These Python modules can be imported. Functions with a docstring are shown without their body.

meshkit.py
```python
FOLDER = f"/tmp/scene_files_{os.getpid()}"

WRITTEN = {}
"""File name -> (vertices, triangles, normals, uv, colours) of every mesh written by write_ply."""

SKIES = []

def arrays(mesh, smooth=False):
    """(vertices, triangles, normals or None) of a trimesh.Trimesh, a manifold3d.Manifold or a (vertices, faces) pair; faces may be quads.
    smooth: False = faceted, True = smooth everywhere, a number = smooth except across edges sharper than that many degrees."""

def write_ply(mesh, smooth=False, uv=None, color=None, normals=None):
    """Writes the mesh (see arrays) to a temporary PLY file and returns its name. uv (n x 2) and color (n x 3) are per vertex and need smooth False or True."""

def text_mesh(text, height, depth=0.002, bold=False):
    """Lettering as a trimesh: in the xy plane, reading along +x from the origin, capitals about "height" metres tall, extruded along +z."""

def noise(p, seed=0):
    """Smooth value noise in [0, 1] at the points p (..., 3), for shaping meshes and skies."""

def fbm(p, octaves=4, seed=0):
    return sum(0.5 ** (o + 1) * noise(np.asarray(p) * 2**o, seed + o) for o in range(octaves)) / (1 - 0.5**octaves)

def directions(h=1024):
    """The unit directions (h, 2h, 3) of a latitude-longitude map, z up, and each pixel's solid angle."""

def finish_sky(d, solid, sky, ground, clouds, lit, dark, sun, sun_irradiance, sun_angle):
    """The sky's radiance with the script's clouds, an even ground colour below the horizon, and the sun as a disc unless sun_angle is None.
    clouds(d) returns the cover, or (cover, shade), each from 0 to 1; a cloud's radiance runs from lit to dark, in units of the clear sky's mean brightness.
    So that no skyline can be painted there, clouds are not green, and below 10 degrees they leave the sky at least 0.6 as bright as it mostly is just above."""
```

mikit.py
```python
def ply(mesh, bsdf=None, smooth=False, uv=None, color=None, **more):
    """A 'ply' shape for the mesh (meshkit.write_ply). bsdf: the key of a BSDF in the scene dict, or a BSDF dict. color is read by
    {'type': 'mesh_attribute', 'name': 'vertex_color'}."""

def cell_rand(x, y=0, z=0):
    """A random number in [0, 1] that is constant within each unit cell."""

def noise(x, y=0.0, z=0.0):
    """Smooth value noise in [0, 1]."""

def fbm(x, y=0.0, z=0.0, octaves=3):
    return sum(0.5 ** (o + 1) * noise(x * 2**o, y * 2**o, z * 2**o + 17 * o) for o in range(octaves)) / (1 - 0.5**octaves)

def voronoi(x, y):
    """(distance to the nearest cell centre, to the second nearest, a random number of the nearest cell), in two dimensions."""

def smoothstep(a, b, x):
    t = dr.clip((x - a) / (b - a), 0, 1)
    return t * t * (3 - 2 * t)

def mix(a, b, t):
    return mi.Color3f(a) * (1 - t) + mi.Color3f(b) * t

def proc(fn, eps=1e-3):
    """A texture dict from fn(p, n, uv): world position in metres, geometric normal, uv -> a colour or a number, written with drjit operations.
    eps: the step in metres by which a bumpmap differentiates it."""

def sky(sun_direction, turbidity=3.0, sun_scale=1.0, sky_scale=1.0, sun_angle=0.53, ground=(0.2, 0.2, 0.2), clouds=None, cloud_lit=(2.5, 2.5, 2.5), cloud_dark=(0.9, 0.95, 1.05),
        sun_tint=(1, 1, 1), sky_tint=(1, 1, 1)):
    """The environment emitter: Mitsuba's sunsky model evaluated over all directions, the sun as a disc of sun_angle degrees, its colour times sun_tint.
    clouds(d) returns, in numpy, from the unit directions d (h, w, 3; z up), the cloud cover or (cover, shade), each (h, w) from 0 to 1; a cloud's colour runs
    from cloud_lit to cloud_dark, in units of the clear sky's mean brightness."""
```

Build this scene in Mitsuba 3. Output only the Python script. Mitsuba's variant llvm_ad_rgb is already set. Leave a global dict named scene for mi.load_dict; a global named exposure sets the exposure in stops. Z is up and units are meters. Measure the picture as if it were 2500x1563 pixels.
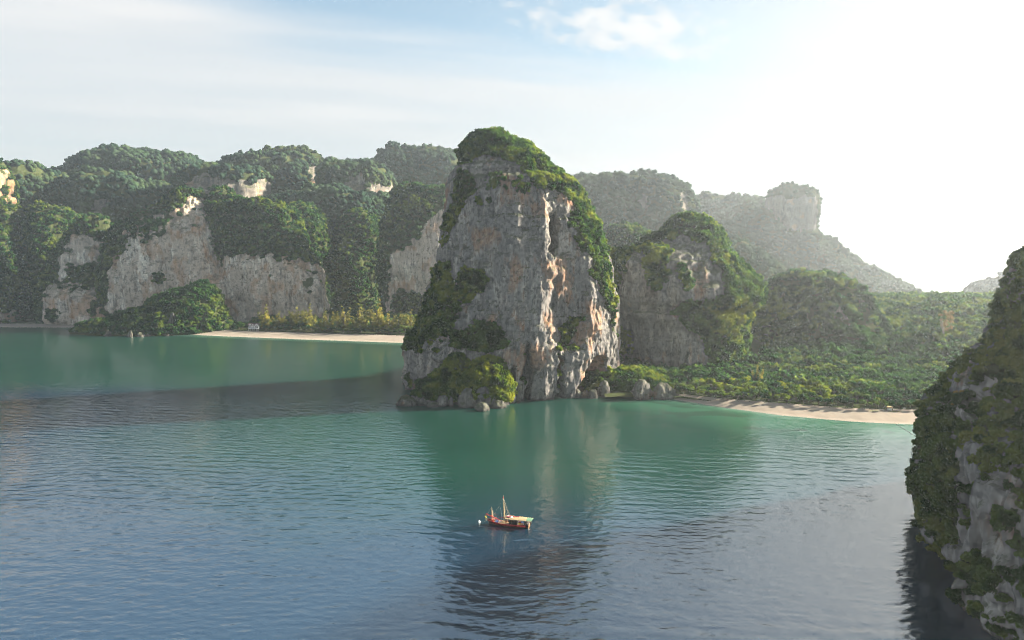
import math, random
import numpy as np, trimesh, manifold3d, drjit as dr, mitsuba as mi, mikit, meshkit
from mikit import proc, noise, fbm, smoothstep, mix, ply

scene, labels = {}, {}
T = mi.ScalarTransform4f
PI = math.pi

# ------------------------------------------------------------------ camera, sky, sun, exposure, air
CAM_Z, FOC, HOR = 90.0, 1700.0, 632.0           # metres above the sea, focal length and horizon row in photo pixels
PITCH = math.atan((781.5 - HOR) / FOC)
scene['camera'] = {
    'type': 'perspective', 'fov': 2 * math.degrees(math.atan(1250 / FOC)), 'fov_axis': 'x', 'near_clip': 1.0, 'far_clip': 60000.0,
    'to_world': T().look_at(origin=[0, 0, CAM_Z], target=[0, math.cos(PITCH), CAM_Z - math.sin(PITCH)], up=[0, 0, 1]),
    'medium': {'type': 'ref', 'id': 'air'}}
SUN_AZ, SUN_EL = math.radians(72), math.radians(24)
SUN = np.array([math.sin(SUN_AZ) * math.cos(SUN_EL), math.cos(SUN_AZ) * math.cos(SUN_EL), math.sin(SUN_EL)])


def sstep(a, b, x):
    t = np.clip((x - a) / (b - a), 0, 1)
    return t * t * (3 - 2 * t)


def sky_clouds(d):
    az = np.degrees(np.arctan2(d[..., 0], d[..., 1]))
    el = np.degrees(np.arcsin(np.clip(d[..., 2], -1, 1)))
    ca, sa = math.cos(math.radians(-14)), math.sin(math.radians(-14))
    # high thin sheet: streaks drawn out along a slanting direction, its upper edge sloping down to the right
    zz = np.maximum(d[..., 2], 0.03) + 0.06
    q = np.stack([d[..., 0] / zz, d[..., 1] / zz, 0 * zz], -1)
    u, v = q[..., 0] * ca - q[..., 1] * sa, q[..., 0] * sa + q[..., 1] * ca
    st = meshkit.fbm(np.stack([u * 0.45, v * 1.5, 0 * u + 3], -1), 5, 11)
    st2 = meshkit.fbm(np.stack([u * 1.1, v * 4.2, 0 * u + 7], -1), 5, 23)
    edge = 16.6 - 0.075 * (az + 10) + 0.0028 * np.maximum(-az - 12, 0) ** 2 * 1.0 + (st - 0.5) * 7 + (st2 - 0.5) * 2.2
    sheet = sstep(1.6, -3.0, el - edge) * (0.72 + 0.5 * (st - 0.4) + 0.25 * (st2 - 0.5))
    sheet = np.where(np.abs(az) > 110, sheet * 0.6, sheet)
    # a few wisps above
    wisp = sstep(0.62, 0.85, meshkit.fbm(np.stack([u * 0.8, v * 2.6, 0 * u + 31], -1), 3, 5)) * sstep(15, 24, el) * 0.3
    # the small bright cloud
    n = meshkit.fbm(np.stack([az * 0.22, el * 0.55, 0 * az], -1), 5, 3) - 0.5
    n2 = meshkit.fbm(np.stack([az * 0.9 + el * 0.5, el * 1.6, 0 * az], -1), 4, 8) - 0.5
    r = np.sqrt(((az - 11.0 - 0.9 * (17.8 - el)) / 8.0) ** 2 + ((el - 17.2 + 0.07 * (az - 9)) / 1.9) ** 2)
    puff = sstep(1.3, 0.0, r + 1.6 * n + 2.0 * n2) * 0.9
    veil = sstep(6, 32, az) * sstep(44, 10, el) * (0.85 + 0.3 * st) * (np.abs(az) < 120)
    cover = np.clip(np.maximum(np.maximum(veil, np.maximum(sheet, wisp)), puff), 0, 1)
    glow = sstep(0, 34, az) * sstep(150, 110, np.abs(az))          # thicker and greyer towards the hazy side
    shade = np.clip(0.22 + 0.62 * glow + 0.45 * (0.5 - st2) + 0.3 * (0.5 - st), 0, 1) * (1 - 0.7 * puff)
    return cover, shade


scene['sky'] = mikit.sky(SUN, turbidity=3.2, sun_scale=2.9, sky_scale=1.0, sun_angle=2.4, ground=(0.06, 0.1, 0.11), clouds=sky_clouds,
                         cloud_lit=(1.72, 1.71, 1.68), cloud_dark=(1.10, 1.13, 1.15), sun_tint=(0.84, 1.0, 1.30), sky_tint=(0.98, 0.87, 0.74))
exposure = 3.25
scene['air'] = {'type': 'homogeneous', 'albedo': {'type': 'rgb', 'value': [0.62, 0.67, 0.73]}, 'sigma_t': 0.00019,
                'phase': {'type': 'hg', 'g': 0.75}}
scene['haze'] = {'type': 'cube', 'to_world': T().translate([0, 4000, 167]).scale([9500, 9500, 181]),
                 'bsdf': {'type': 'null'}, 'interior': {'type': 'ref', 'id': 'air'}}
labels['haze'] = {'label': 'thin warm haze over the whole bay', 'category': 'haze', 'kind': 'stuff'}


# ------------------------------------------------------------------ placing helpers
def at(x, y, Y):
    """The point at distance Y into the scene that photo pixel (x, y) shows."""
    u, v = (x - 1250) / FOC, (y - 781.5) / FOC
    s = Y / (math.cos(PITCH) - v * math.sin(PITCH))
    return np.array([u * s, Y, CAM_Z + (-math.sin(PITCH) - v * math.cos(PITCH)) * s])


def sea(x, y, z=0.0):
    """The point at height z that photo pixel (x, y) shows."""
    u, v = (x - 1250) / FOC, (y - 781.5) / FOC
    s = (z - CAM_Z) / (-math.sin(PITCH) - v * math.cos(PITCH))
    return np.array([u * s, (math.cos(PITCH) - v * math.sin(PITCH)) * s, z])


used = {}


def numbered(name):
    k = used.get(name, 0)
    used[name] = k + 1
    return name if k == 0 else f'{name}_{k:03d}'


def add(key, mesh, bsdf, smooth=False, **more):
    scene[key] = ply(mesh, bsdf, smooth, **more)
    return key


def tag(key, label, cat=None, group=None, kind=None):
    labels[key] = {'label': label}
    if cat: labels[key]['category'] = cat
    if group: labels[key]['group'] = group
    if kind: labels[key]['kind'] = kind
    return key


def cat(parts):
    return trimesh.util.concatenate(parts)


def box(sx, sy, sz, x=0, y=0, z=0, rz=0, ry=0, rx=0):
    b = trimesh.creation.box((sx, sy, sz))
    m = trimesh.transformations.euler_matrix(rx, ry, rz)
    m[:3, 3] = (x, y, z)
    b.apply_transform(m)
    return b


def tube(pts, r, sides=6):
    pts = np.asarray(pts, float)
    r = np.broadcast_to(r, (len(pts),))
    t = np.gradient(pts, axis=0)
    t /= np.linalg.norm(t, axis=1, keepdims=True) + 1e-9
    a = np.cross(t, np.where(np.abs(t[:, 2:]) < 0.9, [[0, 0, 1.0]], [[1.0, 0, 0]]))
    a /= np.linalg.norm(a, axis=1, keepdims=True) + 1e-9
    b = np.cross(t, a)
    an = np.arange(sides) * 2 * PI / sides
    v = (pts[:, None] + r[:, None, None] * (np.cos(an)[None, :, None] * a[:, None] + np.sin(an)[None, :, None] * b[:, None])).reshape(-1, 3)
    f, n = [], len(pts)
    for i in range(n - 1):
        for k in range(sides):
            p, q = i * sides + k, i * sides + (k + 1) % sides
            f += [[p, q, q + sides], [p, q + sides, p + sides]]
    v = np.vstack([v, pts[:1], pts[-1:]])
    for k in range(sides):
        f += [[(k + 1) % sides, k, n * sides], [(n - 1) * sides + k, (n - 1) * sides + (k + 1) % sides, n * sides + 1]]
    return trimesh.Trimesh(v, f, process=False)


# ------------------------------------------------------------------ materials
def two(d):
    return {'type': 'twosided', 'bsdf': d}


def flat(col, rough=0.7, **k):
    return two({'type': 'principled', 'base_color': {'type': 'rgb', 'value': list(col)}, 'roughness': rough, **k})


def rock(grey, pale, dark, rust, rust_amt, green_amt=0.5, sx=2.2, stains=(), run=9):
    def fn(p, n, uv):
        x, y, z = p.x, p.y, p.z
        wx = x + 3.0 * noise(z / 14, x / 18, y / 18)
        wy = y + 3.0 * noise(z / 13, y / 18, x / 19)
        s1 = noise(wx / sx, wy / sx, z / (sx * run))
        s2 = noise(wx / (sx * 2.7) + 9, wy / (sx * 2.7), z / (sx * 1.7 * run))
        s3 = noise(wx / (sx * 0.45), wy / (sx * 0.45) + 5, z / (sx * 3))
        big = fbm(x / 26, y / 26, z / 38, 3)
        c = mix(grey, pale, smoothstep(0.45, 0.78, 0.5 * s1 + 0.5 * s2 + 0.5 * (big - 0.5)))
        c = mix(c, dark, smoothstep(0.5, 0.8, 0.45 * s1 + 0.35 * s3 + 0.25 * noise(wx / (sx * 1.6) + 40, wy / (sx * 1.6), z / 30)) * 0.85)
        ru = fbm(x / 15 + 70, y / 15, z / 26, 3) + 0.22 * (s2 - 0.5) + 0.12 * (s3 - 0.5)
        for sx_, sz_, rx_, rz_, am_ in stains:      # where seeping water has stained the stone
            ru += am_ * dr.exp(-dr.square((x - sx_) / rx_) - dr.square((z - sz_) / rz_))
        c = mix(c, rust, smoothstep(0.62 - rust_amt, 0.76 - rust_amt, ru) * (0.3 + 0.5 * s1))
        up = smoothstep(0.25, 0.75, n.z + 0.5 * (noise(x / 1.7, y / 1.7, z / 1.7) - 0.5))
        c = mix(c, (0.050, 0.060, 0.028), up * green_amt)
        c = mix(c, (0.045, 0.045, 0.043), smoothstep(2.6, 0.7, z + 1.2 * noise(x / 2, y / 2)) * 0.85)
        blot = fbm(x / (sx * 1.9), y / (sx * 1.9), z / (sx * 2.4), 3)
        c = mix(c, dark, smoothstep(0.56, 0.72, blot) * 0.55)
        return c * (0.78 + 0.44 * noise(x * 0.9, y * 0.9, z * 0.6))
    return two({'type': 'diffuse', 'reflectance': proc(fn)})


scene['tower_stone'] = rock((.178, .166, .160), (.35, .315, .278), (.052, .050, .053), (.27, .135, .072), 0.0, 0.75, 1.1, [(34, 50, 30, 60, .10), (20, 38, 20, 30, .13), (34, 95, 12, 28, .16), (-55, 22, 22, 12, .12), (52, 20, 16, 14, .08), (120, 20, 40, 10, .1)])
scene['pale_stone'] = rock((.42, .345, .285), (.72, .65, .56), (.085, .074, .070), (.33, .17, .09), 0.10, 0.6, 2.0, run=16)
scene['dark_stone'] = rock((.215, .205, .198), (.38, .36, .335), (.085, .084, .086), (.26, .12, .06), -0.03, 0.8, 1.5)
scene['boulder_stone'] = rock((.115, .108, .10), (.22, .205, .185), (.04, .038, .036), (.2, .11, .06), 0.0, 0.7, 1.2)
scene['wet_stone'] = rock((.085, .078, .07), (.16, .145, .12), (.03, .028, .026), (.14, .09, .05), 0.0, 0.6, 1.2)
scene['orange_stone'] = rock((.24, .155, .10), (.34, .25, .17), (.08, .06, .05), (.32, .15, .07), 0.1, 0.5, 2.6)
scene['far_stone'] = rock((.17, .15, .13), (.25, .225, .195), (.08, .08, .08), (.36, .20, .11), 0.0, 0.75, 4.0)


def leaf(dark, mid, light, cell=9.0, trans=1.0, bias=0.0, fine=1.0):
    def fn(p, n, uv):
        a = fbm(p.x / cell, p.y / cell, p.z / cell, 2)
        b = noise(p.x / (cell * 4) + 3, p.y / (cell * 4), p.z / (cell * 4))
        c = mix(dark, mid, smoothstep(0.3, 0.62, a + bias))
        c = mix(c, light, smoothstep(0.47, 0.76, 0.6 * a + 0.4 * b + bias) * 0.85)
        return c * (0.8 + 0.4 * noise(p.x * 1.3 * fine, p.y * 1.3 * fine, p.z * 1.3 * fine))
    return {'type': 'principledthin', 'base_color': proc(fn), 'roughness': 0.6, 'spec_trans': 0.0, 'diff_trans': trans, 'eta': 1.3}


scene['leaf_scrub'] = leaf((.018, .055, .016), (.070, .140, .026), (.26, .28, .030), 6, 1.25, 0.0, 0.6)
scene['leaf_cliff'] = leaf((.035, .075, .024), (.095, .150, .035), (.20, .215, .040), 5, 1.1, 0.0, 0.8)
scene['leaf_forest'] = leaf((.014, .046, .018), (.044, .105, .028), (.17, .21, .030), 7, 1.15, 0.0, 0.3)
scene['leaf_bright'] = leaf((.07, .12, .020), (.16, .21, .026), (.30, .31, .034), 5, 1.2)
scene['leaf_feathery'] = leaf((.12, .13, .035), (.22, .21, .05), (.36, .31, .06), 5, 1.2)
scene['leaf_far'] = leaf((.024, .050, .034), (.046, .082, .042), (.085, .112, .044), 40, 0.8, 0.0, 0.15)
scene['leaf_tan'] = leaf((.16, .115, .05), (.22, .16, .07), (.26, .19, .08), 4)
scene['leaf_orange'] = leaf((.30, .17, .02), (.38, .22, .03), (.42, .27, .04), 3)
scene['bark'] = flat((.10, .08, .06), 0.9)
scene['bark_pale'] = flat((.34, .30, .25), 0.9)


def soil_fn(p, n, uv):
    return mix((.030, .045, .018), (.060, .065, .028), fbm(p.x / 6, p.y / 6, p.z / 6, 3))


scene['soil'] = two({'type': 'diffuse', 'reflectance': proc(soil_fn)})


def sand_fn(p, n, uv):
    wet = smoothstep(0.75, 0.15, p.z + 0.35 * (noise(p.x / 5, p.y / 5) - 0.5))
    c = mix((.21, .18, .15), (.26, .225, .19), fbm(p.x / 3, p.y / 8, 0, 3))
    c = mix(c, (.28, .22, .18), smoothstep(0.6, 0.8, fbm(p.x / 9 + 5, p.y / 2.5, 0, 3)) * 0.6)
    return mix(c, (.30, .26, .22), wet)


scene['sand'] = two({'type': 'diffuse', 'reflectance': proc(sand_fn)})


# the sea: colour of the water body (shoals near the two beaches are paler and greener), ripples as a bump
def seg_dist(x, y, a, b):
    ax, ay = float(a[0]), float(a[1])
    bx, by = float(b[0]) - ax, float(b[1]) - ay
    t = dr.clip(((x - ax) * bx + (y - ay) * by) / (bx * bx + by * by), 0, 1)
    return dr.sqrt(dr.square(x - ax - t * bx) + dr.square(y - ay - t * by))


SHORE_R = [sea(1640, 972), sea(1760, 992), sea(1900, 1012), sea(2060, 1026), sea(2200, 1034), sea(2330, 1034)]
SHORE_L = [sea(-250, 797), sea(180, 799), sea(520, 820), sea(750, 829), sea(1000, 838)]


def water_fn(p, n, uv):
    x, y = p.x, p.y
    wob = 22 * (fbm(x / 45, y / 45, 0, 3) - 0.5)
    dR = seg_dist(x, y, SHORE_R[0], SHORE_R[2])
    dR = dr.minimum(dR, seg_dist(x, y, SHORE_R[2], SHORE_R[5]))
    dL = seg_dist(x, y, SHORE_L[1], SHORE_L[2])
    dL = dr.minimum(dL, seg_dist(x, y, SHORE_L[2], SHORE_L[4]))
    deep = mix((.003, .016, .042), (.004, .022, .046), fbm(x / 120, y / 120, 0, 2))
    green = mix((.004, .036, .028), (.007, .047, .036), fbm(x / 60 + 4, y / 60, 0, 3))
    dT = seg_dist(x, y, (-8, 415), (125, 465)) + 70 * (fbm(x / 70, y / 70, 3, 2) - 0.5)
    k = dr.maximum(smoothstep(245, 120, dT), smoothstep(420, 520, y + 60 * (fbm(x / 90, y / 90, 3, 2) - 0.5)))
    c = mix(deep, green, k)
    c = mix(c, (.038, .14, .085), smoothstep(65, 12, dR + wob) * 0.8)
    c = mix(c, (.13, .24, .19), smoothstep(13, 1, dR + 0.2 * wob) * 0.8)
    c = mix(c, (.012, .052, .038), smoothstep(330, 40, dL + 3 * wob) * 0.7)
    c = mix(c, (.10, .20, .15), smoothstep(26, 2, dL + 0.3 * wob) * 0.7)
    reef = smoothstep(0.50, 0.62, fbm(x / 28 + 9, y / 20, 0, 3)) * smoothstep(95, 40, dR) * smoothstep(8, 22, dR)
    return mix(c, (.018, .045, .036), reef * 0.75)


def ripple_fn(p, n, uv):
    x, y = p.x, p.y
    w = 14.0 * (fbm(x / 48, y / 30, 0, 3) - 0.5)
    a = smoothstep(0.25, 0.8, noise(x / 75, y / 38, 1.0))
    b = smoothstep(0.25, 0.8, noise(x / 50 + 9, y / 45, 2.0))
    calm = 1 - 0.75 * smoothstep(430, 560, y + 70 * (b - 0.5))
    h = 0.032 * (0.2 + a) * dr.sin((0.16 * x + y + w) * (2 * PI / 6.3))
    h += 0.022 * (0.2 + b) * dr.sin((-0.22 * x + y + 0.8 * w) * (2 * PI / 3.9) + 1.0)
    h += 0.17 * (0.5 + 0.5 * a) * (fbm(x / 7.0 + 0.4 * y / 7.0, y / 2.6, 5.0, 2) - 0.5)
    h += 0.13 * (fbm(x / 2.6, y / 1.3, 9.0, 2) - 0.5)
    return h * calm


scene['sea_water'] = ({'type': 'bumpmap', 'scale': 1.0, 'bump': proc(ripple_fn, 0.15),
                          'bsdf': {'type': 'roughplastic', 'int_ior': 3.4, 'alpha': 0.018, 'distribution': 'ggx', 'nonlinear': False,
                                   'diffuse_reflectance': proc(water_fn)}})
v = np.array([[-9000, -5000, 0], [9000, -5000, 0], [9000, 13000, 0], [-9000, 13000, 0.0]])
add('sea', (v, np.array([[0, 1, 2], [0, 2, 3]])), 'sea_water')
tag('sea', 'green and blue rippled water of the bay', 'sea', kind='structure')


# ------------------------------------------------------------------ rock bodies
def in_poly(px, pz, poly):
    inside = np.zeros(len(px), bool)
    q = np.asarray(poly)
    for (x0, z0), (x1, z1) in zip(q, np.roll(q, -1, 0)):
        if z0 == z1: continue
        c = (z0 > pz) != (z1 > pz)
        inside ^= c & (px < (x1 - x0) * (pz - z0) / (z1 - z0) + x0)
    return inside


def edge_dist(px, pz, poly):
    q = np.asarray(poly)
    best = np.full(len(px), 1e9)
    for a, b in zip(q, np.roll(q, -1, 0)):
        d = b - a
        t = np.clip(((px - a[0]) * d[0] + (pz - a[1]) * d[1]) / (d @ d), 0, 1)
        best = np.minimum(best, np.hypot(px - a[0] - t * d[0], pz - a[1] - t * d[1]))
    return best


def plane(poly, Y):
    return np.array([at(x, y, Y)[[0, 2]] for x, y in poly])


def ridged(q, seed, octaves=1):
    return sum(0.5 ** o * (0.38 - np.abs(2 * meshkit.noise(q * 2 ** o, seed + o) - 1)) for o in range(octaves))


def karst(left, right, Yc, d, step=2.5, n=2.6, seed=0, base=-4.0, lump=(5, 34), gully=(3.5, 15), flute=(1.2, 4.5), fine=0.35, recess=(), dpow=0.7, lean=0.0, ledge=1.5, inset=0.0, pock=0.0, prow=None):
    """A rock body: left and right outlines as photo pixels at distance Yc, half-depth d; the sides broken by lumps, gullies and flutes."""
    L, R = (np.array(sorted([tuple(at(x, y, Yc)[[2, 0]]) for x, y in o])) for o in (left, right))
    top = max(L[-1, 0], R[-1, 0])
    z = np.linspace(base, top, 500)
    xl, xr = np.interp(z, L[:, 0], L[:, 1]) + inset, np.interp(z, R[:, 0], R[:, 1]) - inset
    z = z - inset * np.clip(z / 20, 0, 1)
    w, c = np.maximum((xr - xl) / 2, 0.3), (xl + xr) / 2
    dep = d * (w / w.max()) ** dpow
    arc = np.concatenate([[0], np.cumsum(np.hypot(np.diff(z), np.maximum(np.abs(np.diff(w)), np.abs(np.diff(dep)))))])
    N = max(8, int(arc[-1] / step))
    s = np.linspace(0, arc[-1], N)
    z, w, c, dep = (np.interp(s, arc, q) for q in (z, w, c, dep))
    M = max(24, int(2.2 * PI * (w.max() + d) / 2 / step))
    th = np.linspace(0, 2 * PI, M, endpoint=False) - PI / 2
    ct, sn = np.cos(th), np.sin(th)
    ex, ey = np.sign(ct) * np.abs(ct) ** (2 / n), np.sign(sn) * np.abs(sn) ** (2 / n)
    P = np.stack([c[:, None] + w[:, None] * ex, Yc + lean * (z[:, None] - base) + dep[:, None] * ey, np.repeat(z[:, None], M, 1)], -1)
    du, dv = np.roll(P, -1, 1) - np.roll(P, 1, 1), np.gradient(P, axis=0)
    nr = np.cross(du, dv)
    nr /= np.linalg.norm(nr, axis=-1, keepdims=True) + 1e-9
    q = P.reshape(-1, 3)
    dis = lump[0] * 2 * (meshkit.fbm(q / lump[1], 3, seed) - 0.5)
    dis = dis + gully[0] * 1.4 * ridged(q / [gully[1], gully[1], gully[1] * 4.5], seed + 5, 2)
    dis = dis + flute[0] * 1.3 * ridged(q / [flute[1], flute[1], flute[1] * 6], seed + 9, 2)
    dis = dis + ledge * 2 * (meshkit.fbm(q / [30, 30, 9], 2, seed + 13) - 0.5)
    dis = dis + fine * 2 * (meshkit.fbm(q / [1.8, 1.8, 3.4], 2, seed + 17) - 0.5)
    if pock:
        dis = dis - pock * sstep(0.60, 0.78, meshkit.noise(q / [4.5, 4.5, 6.5], seed + 41)) - 0.6 * pock * sstep(0.62, 0.75, meshkit.noise(q / [2.2, 2.2, 3.0], seed + 43))
    if prow:                            # the front comes to a blunt edge at x = prow[0]
        dis = dis + prow[1] * np.clip(1.2 - 1.6 * np.abs(nr.reshape(-1, 3)[:, 2]), 0, 1) * np.clip(1 - np.abs(q[:, 0] - prow[0]) / prow[2], 0, 1) * (q[:, 1] < Yc)
    wl = sstep(7, 1.0, q[:, 2]) * sstep(-0.5, 0.3, q[:, 2]) * 1.2       # the sea's notch
    dis = dis - wl
    for poly, deep, soft in recess:
        pp = plane(poly, Yc - d * 0.8)
        nx = q[:, 0] + 2.5 * (meshkit.noise(q / 5, seed + 31) - 0.5) * 2
        nz = q[:, 2] + 2.5 * (meshkit.noise(q / 6, seed + 37) - 0.5) * 2
        ins = in_poly(nx, nz, pp)
        e = edge_dist(nx, nz, pp)
        dis = dis - np.where(ins & (q[:, 1] < Yc), deep * sstep(0, soft, e), 0)
    dis = dis * np.minimum(1, 0.25 + w / 14).repeat(M)
    V = q + nr.reshape(-1, 3) * dis[:, None]
    idx = np.arange(N * M).reshape(N, M)
    a, b = idx[:-1], np.roll(idx, -1, 1)[:-1]
    cc, dd = np.roll(idx, -1, 1)[1:], idx[1:]
    F = np.concatenate([np.stack([a, b, cc], -1).reshape(-1, 3), np.stack([a, cc, dd], -1).reshape(-1, 3)])
    tip = V[idx[-1]].mean(0) + [0, 0, 0.4]
    V = np.vstack([V, tip])
    F = np.vstack([F, np.stack([idx[-1], np.roll(idx[-1], -1), np.full(M, N * M)], -1)])
    return trimesh.Trimesh(V, F, process=False)


# ------------------------------------------------------------------ foliage
def crown_mesh(lobes, cards, size, seed, core=0.72, jitter=0.75, sub=1, flatz=1.0, drop=0.0):
    """lobes: (x, y, z, r). Leaf clumps on the lobes' surfaces, over a rough inner mass."""
    rg = np.random.default_rng(seed)
    lob = np.array(lobes, float)
    wts = lob[:, 3] ** 2 / (lob[:, 3] ** 2).sum()
    k = rg.choice(len(lob), cards * 2, p=wts)
    dirs = rg.normal(size=(cards * 2, 3))
    dirs[:, 2] += 0.35
    dirs /= np.linalg.norm(dirs, axis=1, keepdims=True)
    rad = lob[k, 3] * rg.uniform(0.78, 1.12, cards * 2)
    p = lob[k, :3] + dirs * rad[:, None] * [1, 1, flatz]
    inner = np.zeros(len(p), bool)
    for x, y, z, r in lob:
        inner |= np.linalg.norm((p - [x, y, z]) / [1, 1, flatz], axis=1) < r * 0.74
    keep = np.nonzero(~inner)[0][:cards]
    p, dirs = p[keep], dirs[keep]
    nrm = dirs + jitter * rg.normal(size=p.shape)
    nrm /= np.linalg.norm(nrm, axis=1, keepdims=True)
    t = np.cross(nrm, rg.normal(size=p.shape))
    t /= np.linalg.norm(t, axis=1, keepdims=True)
    b = np.cross(nrm, t)
    a1 = (size * rg.uniform(0.6, 1.35, len(p)))[:, None]
    a2 = a1 * rg.uniform(0.45, 0.8, len(p))[:, None]
    p = p - np.array([0, 0, drop])
    V = np.stack([p - t * a1, p + b * a2 - nrm * a1 * 0.15, p + t * a1 - nrm * a1 * 0.25, p - b * a2], 1).reshape(-1, 3)
    i = np.arange(len(p)) * 4
    F = np.concatenate([np.stack([i, i + 1, i + 2], 1), np.stack([i, i + 2, i + 3], 1)])
    out = [trimesh.Trimesh(V, F, process=False)]
    for j, (x, y, z, r) in enumerate(lob):
        s = trimesh.creation.icosphere(subdivisions=sub, radius=1.0)
        sv = np.array(s.vertices)
        sv = sv * (core * r * (0.85 + 0.35 * rg.random(len(sv))))[:, None] * [1, 1, flatz] + [x, y, z - drop]
        out.append(trimesh.Trimesh(sv, s.faces, process=False))
    return cat(out)


def ball_lobes(n, rx, rz, r, seed, z0=0.0):
    rg = np.random.default_rng(seed)
    out = [(0, 0, z0, r * 1.1)]
    for i in range(n):
        a = i * 2.4 + rg.uniform(0, 0.6)
        q = rx * rg.uniform(0.45, 1)
        out.append((q * math.cos(a), q * math.sin(a), z0 + rz * rg.uniform(-0.9, 1), r * rg.uniform(0.65, 1.05)))
    return out


def group(name, **parts):
    scene[name] = {'type': 'shapegroup', **parts}


# bushes, about 1 m in radius; instances give the size
for i in range(4):
    group(f'bush_kind_{i}', foliage=ply(crown_mesh(ball_lobes(4, 0.62, 0.32, 0.46, 40 + i), 62, 0.30, 50 + i, sub=1, jitter=0.4, core=0.82), 'leaf_scrub', True))
    group(f'far_bush_kind_{i}', foliage=ply(crown_mesh(ball_lobes(2, 0.5, 0.25, 0.55, 60 + i), 6, 0.26, 70 + i, sub=1, core=1.0, jitter=0.4), 'leaf_far', True))
for i in range(4):
    group(f'near_bush_kind_{i}', foliage=ply(crown_mesh(ball_lobes(6, 0.66, 0.36, 0.40, 80 + i), 230, 0.16, 90 + i, sub=1, jitter=0.6, core=0.78), 'leaf_cliff', True))


def trunk_mesh(h, r, seed, spread=1.6, limbs=4, hl=0.62):
    rg = np.random.default_rng(seed)
    bend = rg.normal(size=2) * 0.05 * h
    out = [tube([(0, 0, -1.0), (bend[0] * .3, bend[1] * .3, h * .35), (bend[0], bend[1], h * .8)], [r * 1.3, r, r * 0.5], 6)]
    for k in range(limbs):
        a = k * 2.4 + rg.random()
        z0 = h * (hl - 0.1 + 0.12 * rg.random())
        out.append(tube([(bend[0] * .6, bend[1] * .6, z0), (spread * .6 * math.cos(a), spread * .6 * math.sin(a), z0 + h * .12), (spread * math.cos(a), spread * math.sin(a), h * .85)], [r * .5, r * .35, r * .15], 4))
    return cat(out)


def tree_group(name, crown, bsdf, trunk, bark='bark'):
    group(name, trunk=ply(trunk, bark, 60), crown=ply(crown, bsdf))


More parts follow.
